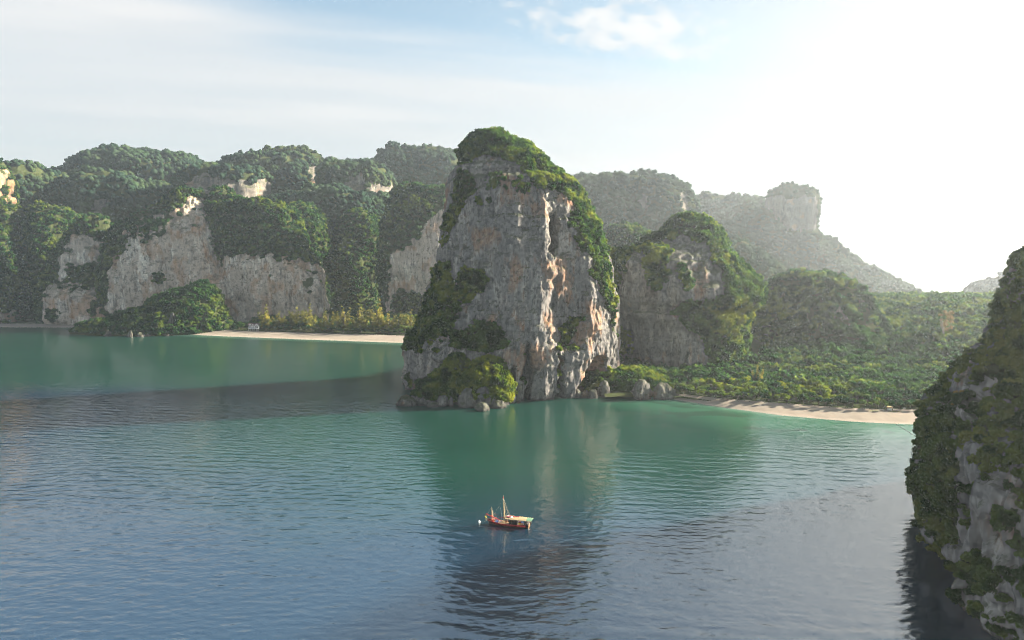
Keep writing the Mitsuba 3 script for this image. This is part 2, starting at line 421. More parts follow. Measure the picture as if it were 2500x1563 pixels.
# forest trees: about 10 m high, crown 3.4 m in radius
for i in range(4):
    lob = [(x, y, z + 7.2, r) for x, y, z, r in ball_lobes(7, 2.2, [1.1, 0.7, 1.6, 0.9][i], [1.5, 1.35, 1.4, 1.6][i], 100 + i)]
    tree_group(f'forest_tree_kind_{i}', crown_mesh(lob, 230, 0.50, 110 + i), 'leaf_forest', trunk_mesh(8, .22, i, 2.0))
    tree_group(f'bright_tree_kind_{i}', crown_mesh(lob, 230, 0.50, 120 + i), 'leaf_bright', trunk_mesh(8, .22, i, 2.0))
# umbrella crowns in flat layers
for i in range(3):
    rg = np.random.default_rng(130 + i)
    lob = [(2.9 * math.cos(a) * q, 2.9 * math.sin(a) * q, 5.2 + 2.4 * (1 - q) + rg.uniform(-.5, .5), rg.uniform(1.1, 1.7)) for a, q in zip(np.arange(9) * 2.4, np.linspace(0.1, 1.05, 9))]
    tree_group(f'umbrella_tree_kind_{i}', crown_mesh(lob, 250, 0.50, 140 + i, flatz=0.5), ['leaf_bright', 'leaf_forest', 'leaf_forest'][i], trunk_mesh(6, .22, 30 + i, 2.4))
# feathery upright trees of the left beach, about 20 m high
for i in range(4):
    rg = np.random.default_rng(150 + i)
    lob = []
    for q in range(6):
        a, ht = q * 2.4 + rg.random(), [19.5, 15, 17.5, 13, 16, 11][q] * rg.uniform(.93, 1.05)
        for h in np.linspace(0.28, 1, 7):
            rr = (0.6 + 3.6 * h ** 0.8) * (0.2 if q == 0 else 1)
            lob.append((rr * math.cos(a) + rg.normal() * .4, rr * math.sin(a) + rg.normal() * .4, ht * h - .8, (1.5 - 0.95 * h ** 3) * rg.uniform(.7, 1.1)))
    tree_group(f'feathery_tree_kind_{i}', crown_mesh(lob, 620, 0.55, 160 + i, flatz=1.35, jitter=0.8, core=0.6, sub=0), 'leaf_feathery', trunk_mesh(17, .3, 60 + i, 1.2, 5, 0.4))


def place(p, s=1.0, rz=0.0, sz=None):
    c, q = math.cos(rz) * s, math.sin(rz) * s
    return T(np.array([[c, -q, 0, p[0]], [q, c, 0, p[1]], [0, 0, sz or s, p[2]], [0, 0, 0, 1.0]]))


def inst(key, grp, p, s=1.0, rz=0.0, sz=None):
    scene[key] = {'type': 'instance', 'to_world': place(p, s, rz, sz), 'shapegroup': {'type': 'ref', 'id': grp}}


def on_surface(mesh, px, py):
    """The point of a mesh that photo pixel (px, py) shows."""
    v = mesh.triangles_center
    x, y, d = to_grid(v, 2500)
    near_ = np.hypot(x - px, y - py) < 9
    if not near_.any():
        near_ = np.hypot(x - px, y - py) < np.hypot(x - px, y - py).min() + 6
    i = np.nonzero(near_)[0]
    return v[i[np.argmin(d[i])]]


def on_face(mesh, pixels):
    """The zone's corners on the rock's own face, as (y, z)."""
    return (np.array([on_surface(mesh, x, y)[1:] for x, y in pixels]),)


def density(p, nr, seed, zones=(), Yz=500, dens=0.0, up=0.0, soft=4.0, upmin=0.35):
    """How thickly plants hold at points of a rock: by zone (later ones win), and on ledges by 'up'."""
    k = np.full(len(p), dens)
    jx = p[:, 0] + soft * 2 * (meshkit.fbm(p / 9, 2, seed + 1) - 0.5) * 1.6
    jz = p[:, 2] + soft * 2 * (meshkit.fbm(p / 9 + 50, 2, seed + 2) - 0.5) * 1.6
    for zone in zones:
        if Yz is None:                     # the zone is given on the face itself, as (y, z)
            jy = p[:, 1] + soft * 3 * (meshkit.fbm(p / 9, 2, seed + 1) - 0.5)
            k = np.where(in_poly(jy, jz, zone[0]), zone[1], k)
        else:
            k = np.where(in_poly(jx, jz, plane(zone[0], Yz)), zone[1], k)
    return np.maximum(k, up * sstep(upmin, upmin + 0.3, nr[:, 2]))


def spots(mesh, spacing, seed, back=-0.35, zmin=2.5, **kw):
    n = int(mesh.area / spacing ** 2)
    p, fi = trimesh.sample.sample_surface(mesh, n, seed=seed)
    nr = mesh.face_normals[fi]
    k = density(p, nr, seed, **kw)
    to_cam = np.array([0, 0, CAM_Z]) - p
    to_cam /= np.linalg.norm(to_cam, axis=1, keepdims=True)
    ok = (np.random.default_rng(seed).random(n) < k) & ((nr * to_cam).sum(1) > back) & (p[:, 2] > zmin)
    return p[ok], nr[ok]


count_inst = 0
pending, solids = [], []


def scrub(name, label, mesh, kinds, spacing, size, seed, cat_='scrub', lift=0.25, sq=1.0, **k):
    """Plants on a rock; the places are kept until every rock stands, then those that no view from near the photograph's shows are left out."""
    p, nr = spots(mesh, spacing, seed, **k)
    key = numbered(name)
    tag(key, label, cat_, kind='stuff')
    rg = np.random.default_rng(seed + 77)
    s = size * rg.uniform(0.45, 1.35, len(p))
    pending.append((key, kinds, p + nr * s[:, None] * lift, s, s * sq * rg.uniform(0.8, 1.2, len(p)), rg.uniform(0, 6.28, len(p)), rg.integers(len(kinds), size=len(p))))
    return key


def to_grid(p, W=500, H=312):
    y = np.maximum(p[:, 1], 1.0)
    fw = y * math.cos(PITCH) - (p[:, 2] - CAM_Z) * math.sin(PITCH)
    up = y * math.sin(PITCH) + (p[:, 2] - CAM_Z) * math.cos(PITCH)
    return (p[:, 0] / fw * FOC + 1250) * W / 2500, (781.5 - up / fw * FOC) * W / 2500, fw


def plant_all():
    global count_inst
    W, H = 500, 312
    buf = np.full((H + 2, W + 2), 1e9)
    for m in solids:
        v = np.vstack([m.vertices, m.triangles_center])
        x, y, d = to_grid(v)
        i, j = np.floor(y).astype(int) + 1, np.floor(x).astype(int) + 1
        ok = (i >= 0) & (i < H + 2) & (j >= 0) & (j < W + 2)
        np.minimum.at(buf, (i[ok], j[ok]), d[ok])
    far = buf.copy()
    for a in (-1, 0, 1):
        for c in (-1, 0, 1):
            far = np.maximum(far, np.roll(np.roll(buf, a, 0), c, 1))
    far[far > 1e8] = 1e9
    for key, kinds, p, s, sz, rz, kk in pending:
        x, y, d = to_grid(p)
        i, j = np.clip(np.floor(y).astype(int) + 1, 0, H + 1), np.clip(np.floor(x).astype(int) + 1, 0, W + 1)
        ok = (x > -25) & (x < W + 25) & (y < H + 12) & (d < far[i, j] + 3.5 * s + 4)
        for n, q in enumerate(np.nonzero(ok)[0]):
            inst(f'{key}__{n + 1:03d}', kinds[kk[q]], p[q], s[q], rz[q], sz[q])
        count_inst += int(ok.sum())


BUSH = [f'bush_kind_{i}' for i in range(4)]
FAR = [f'far_bush_kind_{i}' for i in range(4)]
NEAR = [f'near_bush_kind_{i}' for i in range(4)]


def part_of(mesh, faces):
    u, f = np.unique(mesh.faces[faces], return_inverse=True)
    return trimesh.Trimesh(mesh.vertices[u], f.reshape(-1, 3), process=False)


def rockbody(name, label, mesh, bsdf, cat_='hill', seed=0, split=0.45, back=0, zmin=2.5, **kw):
    """A rock: where plants hold thickly its surface is dark soil and roots, elsewhere bare stone."""
    key = numbered(name)
    c, fn = mesh.triangles_center, mesh.face_normals
    green = (density(c, fn, seed, **kw) > split) & (c[:, 2] > zmin) if kw else np.zeros(len(c), bool)
    add(f'{key}__rock_face', part_of(mesh, ~green), bsdf)
    if green.any():
        add(f'{key}__plant_cover', part_of(mesh, green), 'soil')
    tag(key, label, cat_, kind='structure')
    solids.append(mesh)
    return key


def rock_and_scrub(name, label, mesh, bsdf, cat_, sname, slabel, kinds, spacing, size, seed, scat='scrub', **kw):
    key = rockbody(name, label, mesh, bsdf, cat_, seed, **kw)
    scrub(sname, slabel, mesh, kinds, spacing, size, seed, scat, **kw)
    return key


# ---- the tall tower
tower = karst(
    [(1211, 318), (1180, 324), (1158, 340), (1142, 372), (1134, 395), (1118, 418), (1106, 452), (1100, 500), (1092, 560), (1084, 600), (1076, 640), (1066, 668), (1052, 708), (1042, 742), (1022, 790), (1000, 822), (990, 846), (992, 880), (988, 960)],
    [(1225, 318), (1256, 330), (1278, 346), (1306, 372), (1342, 404), (1372, 436), (1392, 448), (1416, 482), (1444, 516), (1460, 540), (1464, 565), (1475, 595), (1486, 630), (1490, 668), (1498, 720), (1503, 760), (1505, 860), (1504, 960)],
    500, 58, step=0.85, n=2.35, prow=(0, 11, 64), inset=0.8, pock=0.9, seed=3, lump=(3.6, 36), gully=(3.0, 13), flute=(1.2, 3.2), fine=0.6, ledge=1.4,
    recess=[([(1394, 985), (1402, 940), (1424, 905), (1450, 872), (1474, 862), (1489, 885), (1492, 985)], 24, 5),
            ([(1240, 985), (1240, 905), (1256, 870), (1262, 905), (1258, 985)], 13, 3),
            ([(1278, 980), (1272, 890), (1280, 825), (1294, 840), (1300, 900), (1296, 985)], 12, 3),
            ([(1336, 560), (1338, 520), (1356, 515), (1372, 548), (1366, 600), (1340, 640), (1334, 600)], 13, 3),
            ([(1334, 700), (1336, 500), (1400, 500), (1440, 700), (1420, 860), (1340, 860)], 4.5, 6),
            ([(1345, 985), (1350, 930), (1352, 860), (1362, 852), (1372, 900), (1372, 985)], 9, 3),
            ([(1008, 940), (1010, 860), (1110, 870), (1120, 940)], 3, 3)])
tz = [([(1100, 300), (1260, 300), (1420, 420), (1480, 560), (1510, 760), (1510, 840), (1496, 760), (1478, 690), (1450, 610), (1420, 545), (1392, 500), (1370, 470), (1345, 470), (1300, 450), (1272, 408), (1240, 388), (1200, 372), (1160, 372), (1140, 395), (1120, 400)], 1.0),
      ([(1105, 440), (1120, 410), (1150, 420), (1160, 450), (1140, 480), (1118, 520), (1096, 600), (1080, 610), (1092, 520)], 0.8),
      ([(1190, 430), (1270, 432), (1300, 460), (1250, 470), (1190, 462)], 0.45),
      ([(1165, 470), (1215, 465), (1200, 500), (1170, 505)], 0.4),
      ([(1180, 550), (1240, 555), (1250, 600), (1200, 605)], 0.16),
      ([(1272, 470), (1300, 480), (1300, 640), (1286, 640)], 0.16),
      ([(1386, 510), (1450, 530), (1490, 700), (1505, 800), (1470, 730), (1440, 640), (1400, 560)], 0.62),
      ([(1070, 640), (1096, 640), (1110, 668), (1100, 700), (1140, 650), (1180, 665), (1190, 700), (1160, 730), (1130, 740), (1110, 800), (1150, 800), (1160, 780), (1200, 775), (1240, 810), (1230, 840), (1180, 842), (1130, 835), (1100, 822), (1040, 818), (1030, 850), (985, 860), (980, 830), (1030, 750)], 1.0),
      ([(1360, 800), (1390, 770), (1420, 775), (1390, 830), (1362, 840)], 0.6),
      ([(985, 920), (1000, 905), (1004, 980), (985, 980)], 0.5)]
rock_and_scrub('limestone_tower', 'tall grey limestone tower with a green cap rising from the middle of the bay', tower, 'tower_stone', 'rock',
      'tower_scrub', 'bushes and creepers growing on the cap, right ridge and left shoulder of the tall tower', BUSH, 1.7, 2.3, 21, zones=tz, Yz=462, dens=0.010, up=0.30, upmin=0.6, soft=3.2)

# ---- wooded knobs at the tower's foot
knob = karst([(1200, 868), (1180, 874), (1160, 890), (1140, 905), (1122, 930), (1112, 960), (1110, 1000)],
             [(1210, 868), (1232, 885), (1240, 910), (1250, 935), (1258, 960), (1262, 1000)], 436, 17, step=1.0, seed=8, lump=(2.4, 14), gully=(1.8, 6), flute=(.7, 2.5), ledge=.8)
rock_and_scrub('rock_knob', 'low grey rock knob with sunlit trees at the foot of the tall tower', knob, 'tower_stone', 'rock',
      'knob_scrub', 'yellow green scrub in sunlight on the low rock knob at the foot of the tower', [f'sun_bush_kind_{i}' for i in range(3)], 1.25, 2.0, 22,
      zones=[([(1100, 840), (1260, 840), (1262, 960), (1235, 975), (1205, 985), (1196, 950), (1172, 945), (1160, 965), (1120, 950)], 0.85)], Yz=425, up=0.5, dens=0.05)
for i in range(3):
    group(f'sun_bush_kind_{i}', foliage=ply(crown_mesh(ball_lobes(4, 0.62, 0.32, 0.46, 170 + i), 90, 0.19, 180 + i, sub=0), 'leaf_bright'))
skirt = karst([(1110, 862), (1090, 890), (1060, 915), (1030, 935), (1015, 955), (1000, 975), (992, 1000)],
              [(1125, 862), (1150, 880), (1165, 920), (1170, 960), (1170, 1000)], 440, 15, step=1.1, seed=9, lump=(2.2, 14), gully=(1.8, 6), flute=(.6, 2.5), ledge=.8)
rock_and_scrub('rock_knob', 'dark scrub covered rock slope at the left foot of the tall tower', skirt, 'tower_stone', 'rock',
      'knob_scrub', 'dark green scrub on the rock slope at the left foot of the tower', BUSH, 1.3, 2.0, 23,
      zones=[([(960, 840), (1180, 840), (1180, 965), (1100, 972), (1060, 968), (1000, 970)], 0.9)], Yz=425, up=0.5)

# ---- second rock, right of the tower
second = karst(
    [(1686, 529), (1662, 537), (1648, 550), (1636, 566), (1615, 574), (1585, 586), (1550, 604), (1520, 612), (1500, 622), (1488, 640), (1486, 700), (1494, 760), (1500, 860), (1500, 960)],
    [(1700, 529), (1722, 538), (1738, 558), (1748, 590), (1756, 610), (1780, 636), (1810, 662), (1830, 692), (1832, 720), (1805, 740), (1798, 800), (1800, 900), (1800, 960)],
    582, 66, step=1.25, n=2.3, prow=(128, 12, 50), inset=1.0, pock=0.9, seed=14, lump=(6, 32), gully=(4.5, 17), flute=(1.6, 4.4), fine=.45, ledge=1.8,
    recess=[([(1580, 930), (1584, 862), (1600, 872), (1625, 915), (1625, 930)], 8, 4),
            ([(1655, 930), (1662, 850), (1674, 850), (1668, 930)], 5, 3),
            ([(1486, 900), (1490, 700), (1512, 690), (1526, 760), (1520, 900)], 8, 6)])
sz_ = [([(1520, 690), (1550, 618), (1585, 610), (1600, 650), (1630, 620), (1645, 585), (1690, 570), (1726, 586), (1748, 640), (1758, 700), (1748, 728), (1650, 735), (1640, 770), (1665, 800), (1706, 820), (1726, 900), (1716, 935), (1490, 935), (1492, 860), (1500, 800), (1508, 740)], 0.02),
       ([(1572, 640), (1628, 610), (1622, 680), (1600, 712), (1584, 690)], 0.9),
       ([(1640, 640), (1662, 640), (1668, 700), (1650, 705)], 0.8),
       ([(1500, 840), (1540, 810), (1556, 860), (1500, 870)], 0.4),
       ([(1650, 780), (1660, 748), (1720, 735), (1740, 760), (1720, 795), (1672, 798)], 0.8)]
rock_and_scrub('limestone_crag', 'grey limestone crag with a wooded summit right behind the tall tower', second, 'tower_stone', 'rock',
      'crag_scrub', 'trees and creepers over the summit and right side of the crag behind the tower', BUSH, 1.75, 2.8, 24, zones=sz_, Yz=525, dens=0.9, up=0.12, upmin=0.7, soft=3)

# ---- right hand wooded hills behind the beach
hillG = karst([(1935, 664), (1915, 672), (1890, 690), (1872, 704), (1850, 730), (1820, 750), (1790, 780), (1770, 850), (1760, 960)],
              [(1945, 664), (1975, 664), (2000, 680), (2035, 674), (2062, 676), (2084, 700), (2104, 740), (2128, 790), (2150, 860), (2170, 960)],
              640, 80, step=2.4, n=2.2, inset=3.5, seed=31, lump=(8, 30), gully=(5, 18), flute=(1.2, 5))
bare = [([(2030, 700), (2062, 690), (2070, 740), (2058, 790), (2030, 780)], 0.15)]
wood_groups = [f'forest_tree_kind_{i}' for i in range(4)]


def wood(name, label, pts, kinds, size, seed, jit=0.3, cat_='forest'):
    rg = np.random.default_rng(seed)
    key, n = numbered(name), len(pts)
    tag(key, label, cat_, kind='stuff')
    s = size * rg.uniform(1 - jit, 1 + jit, n)
    pending.append((key, kinds, np.asarray(pts, float), s, s * rg.uniform(0.85, 1.2, n), rg.uniform(0, 6.28, n), rg.integers(len(kinds), size=n)))


# single-mesh canopy trees for the masses (crown only)
for i in range(4):
    lob = [(x, y, z, r) for x, y, z, r in ball_lobes(5, 0.62, [.32, .25, .45, .3][i], [.44, .4, .42, .48][i], 200 + i)]
    group(f'canopy_kind_{i}', foliage=ply(crown_mesh(lob, 44, 0.34, 210 + i, sub=1, jitter=0.35, core=0.9), 'leaf_forest', True))
CAN = [f'canopy_kind_{i}' for i in range(4)]
rock_and_scrub('wooded_hill', 'wooded hill with a small bare grey cliff behind the right hand beach', hillG, 'tower_stone', 'hill',
      'hill_forest', 'dense forest over the hill behind the right hand beach', CAN, 4.3, 5.0, 25, 'forest', zones=bare, Yz=580, dens=0.85, up=1, soft=3)

shoreR = np.array([p[:2] for p in SHORE_R])
backR = np.array([sea(1640, 969, 1.5)[:2], sea(1800, 982, 2.5)[:2], sea(1960, 994, 2.5)[:2], sea(2060, 1002, 2.5)[:2], sea(2160, 1006, 2.5)[:2], sea(2330, 1006, 2.5)[:2]])


def back_line(x):
    return np.interp(x, backR[:, 0], backR[:, 1])


def ground_right(x, y):
    t = y - back_line(x)
    z = 2.4 + 30 * sstep(70, 300, t) + 12 * sstep(260, 420, x) * sstep(40, 200, t)
    z = z + 3 * (meshkit.fbm(np.stack([x / 40, y / 40, 0 * x], -1), 3, 4) - 0.5) * sstep(10, 60, t)
    return z - 40 * sstep(360, 600, t)


gx, gy = np.meshgrid(np.arange(60, 640, 7.0), np.arange(0, 640, 7.0))
X, Y = gx, gy + back_line(gx) - 1.0
Z = ground_right(X, Y)
Z[0] = 1.6
idx = np.arange(X.size).reshape(X.shape)
F = np.concatenate([np.stack([idx[:-1, :-1], idx[:-1, 1:], idx[1:, 1:]], -1).reshape(-1, 3), np.stack([idx[:-1, :-1], idx[1:, 1:], idx[1:, :-1]], -1).reshape(-1, 3)])
add('ground', trimesh.Trimesh(np.stack([X, Y, Z], -1).reshape(-1, 3), F, process=False), 'soil', True)
tag('ground', 'wooded ground rising behind the right hand beach', 'ground', kind='structure')


def strip(front, back, zf, zb, nu=120, nv=10, seed=0):
    def res(q):
        s = np.concatenate([[0], np.cumsum(np.linalg.norm(np.diff(q, axis=0), axis=1))])
        t = np.linspace(0, s[-1], nu)
        return np.stack([np.interp(t, s, q[:, k]) for k in (0, 1)], 1)
    f, b = res(np.asarray(front)), res(np.asarray(back))
    vv = np.linspace(0, 1, nv)
    P = f[:, None] * (1 - vv)[None, :, None] + b[:, None] * vv[None, :, None]
    z = zf + (zb - zf) * vv[None] ** 0.8 + 0.25 * (meshkit.fbm(np.concatenate([P / 9, 0 * P[..., :1]], -1), 2, seed) - 0.5)
    V = np.concatenate([P, z[..., None]], -1).reshape(-1, 3)
    i = np.arange(nu * nv).reshape(nu, nv)
    F = np.concatenate([np.stack([i[:-1, :-1], i[1:, :-1], i[1:, 1:]], -1).reshape(-1, 3), np.stack([i[:-1, :-1], i[1:, 1:], i[:-1, 1:]], -1).reshape(-1, 3)])
    return trimesh.Trimesh(V, F, process=False)


f = shoreR.copy(); f[:, 1] -= 5.0
b = backR.copy(); b[:, 1] += 6.0
add('beach', strip(f, b, -0.55, 2.9, seed=2), 'sand', True)
tag('beach', 'pale sand beach on the right below the forest', 'beach', kind='structure')

# forest behind the beach: the nearest trees one by one, the rest as one wood
rg = np.random.default_rng(5)
pts = []
cell = {}
tries = rg.uniform([85, 0], [560, 420], (60000, 2))
for x, t in tries:
    y = back_line(x) + 3 + t
    rad = 3.4 + 2.4 * min(t / 60, 1)
    k = (int(x // 6), int(y // 6))
    if any((x - q[0]) ** 2 + (y - q[1]) ** 2 < rad * rad for a in (-1, 0, 1) for c in (-1, 0, 1) for q in cell.get((k[0] + a, k[1] + c), ())):
        continue
    if abs(x / y) > 0.74 or ((x - 160) / 70) ** 2 + ((y - 600) / 70) ** 2 < 0.8:
        continue
    cell.setdefault(k, []).append((x, y))
    pts.append((x, y, t))
pts = np.array(pts)
pts = pts[np.argsort(pts[:, 2])]
zg = ground_right(pts[:, 0], pts[:, 1])
solo = pts[:, 2] < 62
solo_i = np.nonzero(solo)[0][:290]
rest = np.setdiff1d(np.arange(len(pts)), solo_i)
UMB = [f'umbrella_tree_kind_{i}' for i in range(3)]
SUNK = [f'bright_tree_kind_{i}' for i in range(4)]
for i in solo_i:
    x, y, t = pts[i]
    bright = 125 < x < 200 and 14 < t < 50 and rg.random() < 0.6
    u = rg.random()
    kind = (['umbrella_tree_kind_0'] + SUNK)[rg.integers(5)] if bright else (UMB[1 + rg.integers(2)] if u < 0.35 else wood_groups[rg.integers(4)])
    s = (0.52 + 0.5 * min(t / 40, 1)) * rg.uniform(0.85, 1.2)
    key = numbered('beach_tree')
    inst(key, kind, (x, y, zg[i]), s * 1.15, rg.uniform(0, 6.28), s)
    part = 'left' if x < 150 else 'middle' if x < 200 else 'right'
    row = 'at the sand edge' if t < 9 else 'behind the front row' if t < 28 else 'far behind the sand'
    form = 'flat crowned' if 'umbrella' in kind else 'round crowned'
    tag(key, f"{'sunlit yellow' if bright else 'dark'} green {form} tree {row}, {part} part of right beach", 'tree', f"{'sunlit' if bright else 'dark'} {form} trees {row}, {part} part of right beach")
P3 = np.stack([pts[rest, 0], pts[rest, 1], zg[rest] + 6.0], -1)
wood('hill_forest', 'dense broadleaf forest on the slope between the beach trees and the far bay', P3, CAN, 5.0, 41)

# ---- near cliff on the right
near = karst([(3150, 230), (3000, 320), (2800, 460), (2640, 590), (2580, 635), (2556, 672), (2540, 710), (2526, 760), (2512, 810), (2488, 870), (2445, 915), (2410, 945), (2370, 985), (2325, 1035), (2300, 1090), (2286, 1150), (2280, 1220), (2280, 1290), (2300, 1400), (2310, 1500)],
             [(3250, 230), (3400, 400), (3600, 900), (3800, 1500)], 208, 88, step=0.8, pock=1.0, n=2.6, seed=47, lump=(5, 20), gully=(5.5, 12), flute=(1.2, 3.4), fine=.4, ledge=1.8, dpow=0.35)
near.vertices[:, 0] += 0.42 * (near.vertices[:, 1] - 210)
nz_ = [on_face(near, q) + (v,) for q, v in (
    ([(2470, 700), (2495, 760), (2495, 1000), (2450, 1120), (2420, 1060), (2425, 960), (2380, 930), (2430, 850)], 0.92),
    ([(2335, 1010), (2370, 950), (2410, 960), (2425, 1040), (2430, 1140), (2400, 1180), (2345, 1165), (2350, 1080)], 0.03),
    ([(2310, 930), (2400, 880), (2400, 935), (2320, 985)], 0.15),
    ([(2225, 1130), (2258, 1140), (2268, 1270), (2228, 1280)], 0.2),
    ([(2355, 1200), (2430, 1170), (2495, 1180), (2495, 1480), (2440, 1500), (2340, 1430), (2285, 1390), (2290, 1340), (2340, 1320)], 0.04),
    ([(2340, 1370), (2390, 1340), (2440, 1400), (2430, 1450), (2370, 1440)], 0.8),
    ([(2410, 1220), (2450, 1240), (2440, 1290), (2400, 1260)], 0.8),
    ([(2455, 1280), (2495, 1300), (2495, 1330), (2460, 1330)], 0.6),
    ([(2240, 1030), (2330, 1010), (2335, 1120), (2350, 1190), (2330, 1310), (2280, 1330), (2262, 1270), (2250, 1130)], 0.95))]
rock_and_scrub('near_cliff', 'dark overgrown limestone cliff rising from the sea at the right edge', near, 'dark_stone', 'cliff',
      'near_cliff_scrub', 'bushes and hanging creepers on the near cliff at the right edge', NEAR, 1.6, 2.0, 26, zones=nz_, Yz=None, dens=0.40, up=0.4, upmin=0.6, soft=2, back=-0.2)

# ---- left bay: main cliff and its neighbours
def left_block(name, label, L, R, Y, d, seed, zones=(), dens=0.85, stone='pale_stone', step=2.3, sp=4.2, size=4.2, kinds=CAN, Yz=None, scr='cliff_forest', slabel=None, bush=True, **k):
    k = {'lump': (8, 40), 'gully': (6, 26), 'inset': size * 0.55, **k}
    m = karst(L, R, Y, d, step=step, seed=seed, **k)
    rock_and_scrub(name, label, m, stone, 'cliff' if 'cliff' in name else 'hill', scr, slabel or ('forest and creepers on the ' + label), kinds, sp, size, seed + 300, 'forest',
                   zones=zones, Yz=Yz or (Y - d * .8), dens=dens, up=0.6, upmin=0.55, soft=5)
    return m


B = 800
left_block('sea_cliff', 'big pale cliff with orange stains and white streaks above the left beach',
           [(462, 458), (430, 462), (412, 478), (392, 500), (382, 512), (370, 506), (340, 518), (322, 540), (296, 560), (278, 600), (270, 640), (262, 690), (262, B)],
           [(476, 458), (500, 466), (512, 492), (524, 520), (548, 560), (566, 610), (575, 640), (590, 690), (590, B)], 975, 62, 61,
           zones=[([(420, 510), (445, 480), (475, 480), (500, 500), (520, 540), (540, 600), (560, 650), (570, 800), (300, 800), (270, 790), (275, 650), (290, 600), (330, 575), (370, 590), (405, 570), (410, 520)], 0.02),
                  ([(280, 640), (350, 590), (400, 560), (400, 520), (360, 520), (300, 560)], 0.45),
                  ([(385, 668), (410, 662), (412, 690), (386, 692)], 0.8)], dens=0.9, lump=(6, 40), gully=(4, 20), flute=(2.0, 6), step=1.8, n=2.8, pock=1.0)
left_block('sea_cliff', 'low pale cliff band with a dark hollow left of the big orange stained cliff',
           [(225, 524), (200, 532), (182, 560), (160, 600), (135, 620), (126, 650), (120, 700), (116, 740), (114, B)],
           [(245, 524), (262, 540), (280, 590), (300, 650), (330, 690), (400, 720), (430, 760), (430, B)], 985, 58, 62,
           zones=[([(105, 700), (160, 690), (220, 700), (280, 690), (440, 680), (440, 810), (105, 810)], 0.02), ([(150, 600), (170, 575), (250, 590), (262, 660), (220, 640), (160, 650)], 0.3), ([(128, 640), (150, 575), (180, 570), (185, 610), (150, 650), (150, 680), (130, 680)], 0.15),
                  ([(232, 735), (250, 730), (254, 760), (240, 765)], 0.9), ([(118, 755), (150, 750), (150, 775), (122, 775)], 0.7)], dens=0.95, gully=(4, 20), flute=(1.8, 6), step=2.2)
left_block('sea_cliff', 'pale overhanging cliff wall below sunlit forest right of the big orange stained cliff',
           [(540, 456), (520, 462), (512, 480), (515, 520), (520, 580), (530, 640), (535, 700), (540, B)],
           [(556, 456), (580, 476), (600, 488), (640, 492), (680, 496), (704, 508), (725, 520), (738, 560), (760, 620), (782, 660), (796, 712), (800, 745), (800, B)], 985, 52, 63,
           zones=[([(530, 800), (535, 660), (556, 622), (600, 622), (660, 624), (720, 630), (775, 650), (806, 740), (806, 800)], 0.03),
                  ([(740, 690), (752, 676), (760, 690), (750, 700)], 0.6), ([(690, 640), (720, 630), (715, 645)], 0.6)], dens=0.97, gully=(3.5, 20), flute=(2.0, 6), step=1.8, n=2.8, pock=1.0)
left_block('wooded_cliff', 'dark wooded dome at the back of the left beach',
           [(716, 494), (700, 500), (680, 520), (672, 560), (672, B)], [(736, 494), (764, 504), (790, 528), (800, 560), (806, 610), (818, 660), (822, 710), (825, B)], 1075, 60, 64, dens=0.97, sp=4.4)
left_block('wooded_cliff', 'dark wooded gully wall with a few pale rock scars',
           [(878, 510), (860, 520), (838, 545), (820, 590), (806, 640), (800, B)], [(896, 510), (918, 528), (930, 570), (936, 640), (944, B)], 1120, 70, 65,
           zones=[([(866, 600), (890, 600), (905, 640), (915, 700), (925, 735), (905, 735), (895, 680), (870, 630)], 0.5)], dens=0.97, sp=4.4)
left_block('sea_cliff', 'slanting pale cliff face under a wooded ridge left of the tall tower',
           [(1000, 448), (985, 450), (966, 466), (945, 500), (935, 540), (930, 600), (930, 660), (935, 720), (940, B)],
           [(1040, 448), (1080, 452), (1110, 462), (1140, 500), (1160, 560), (1160, B)], 1000, 48, 66,
           zones=[([(1094, 500), (1120, 500), (1120, 800), (935, 800), (946, 700), (955, 620), (990, 610), (1030, 570), (1060, 530)], 0.03), ([(960, 720), (990, 705), (1040, 725), (1060, 800), (960, 800)], 0.95)], dens=0.97, gully=(3.5, 20), flute=(2.0, 6), step=2.2)
left_block('wooded_cliff', 'dark wooded cliff foot at the far left beach',
           [(-40, 556), (-60, 600), (-90, B)], [(0, 556), (20, 570), (30, 610), (38, 660), (46, 720), (55, 770), (60, B)], 985, 50, 67,
           zones=[([(-30, 770), (20, 768), (30, 800), (-30, 800)], 0.05), ([(-10, 600), (15, 610), (20, 660), (0, 660)], 0.3)], dens=0.95)
left_block('wooded_cliff', 'round topped rock knob with sunlit bushes at the far left',
           [(20, 502), (0, 508), (-30, 540), (-60, 620), (-60, B)], [(30, 502), (46, 512), (54, 534), (60, 560), (80, 640), (90, B)], 1020, 45, 68, zones=[([(24, 510), (46, 515), (50, 540), (30, 545)], 0.35)], dens=0.9)
left_block('sea_cliff', 'sunlit orange cliff at the far left edge',
           [(-60, 380), (-120, 420), (-140, B)], [(-30, 382), (-14, 390), (-2, 412), (4, 440), (0, 470), (-2, 500), (4, 600), (4, B)], 1075, 60, 69, zones=[([(-60, 400), (30, 380), (30, 520), (-60, 520)], 0.03)], dens=0.9, n=3, stone='orange_stone')
left_block('wooded_cliff', 'dark wooded spur with a sunlit yellow green crest on the left',
           [(112, 506), (96, 514), (80, 545), (70, 600), (55, B)], [(130, 506), (160, 514), (182, 528), (190, 560), (196, 640), (200, B)], 1050, 55, 70, dens=0.95)
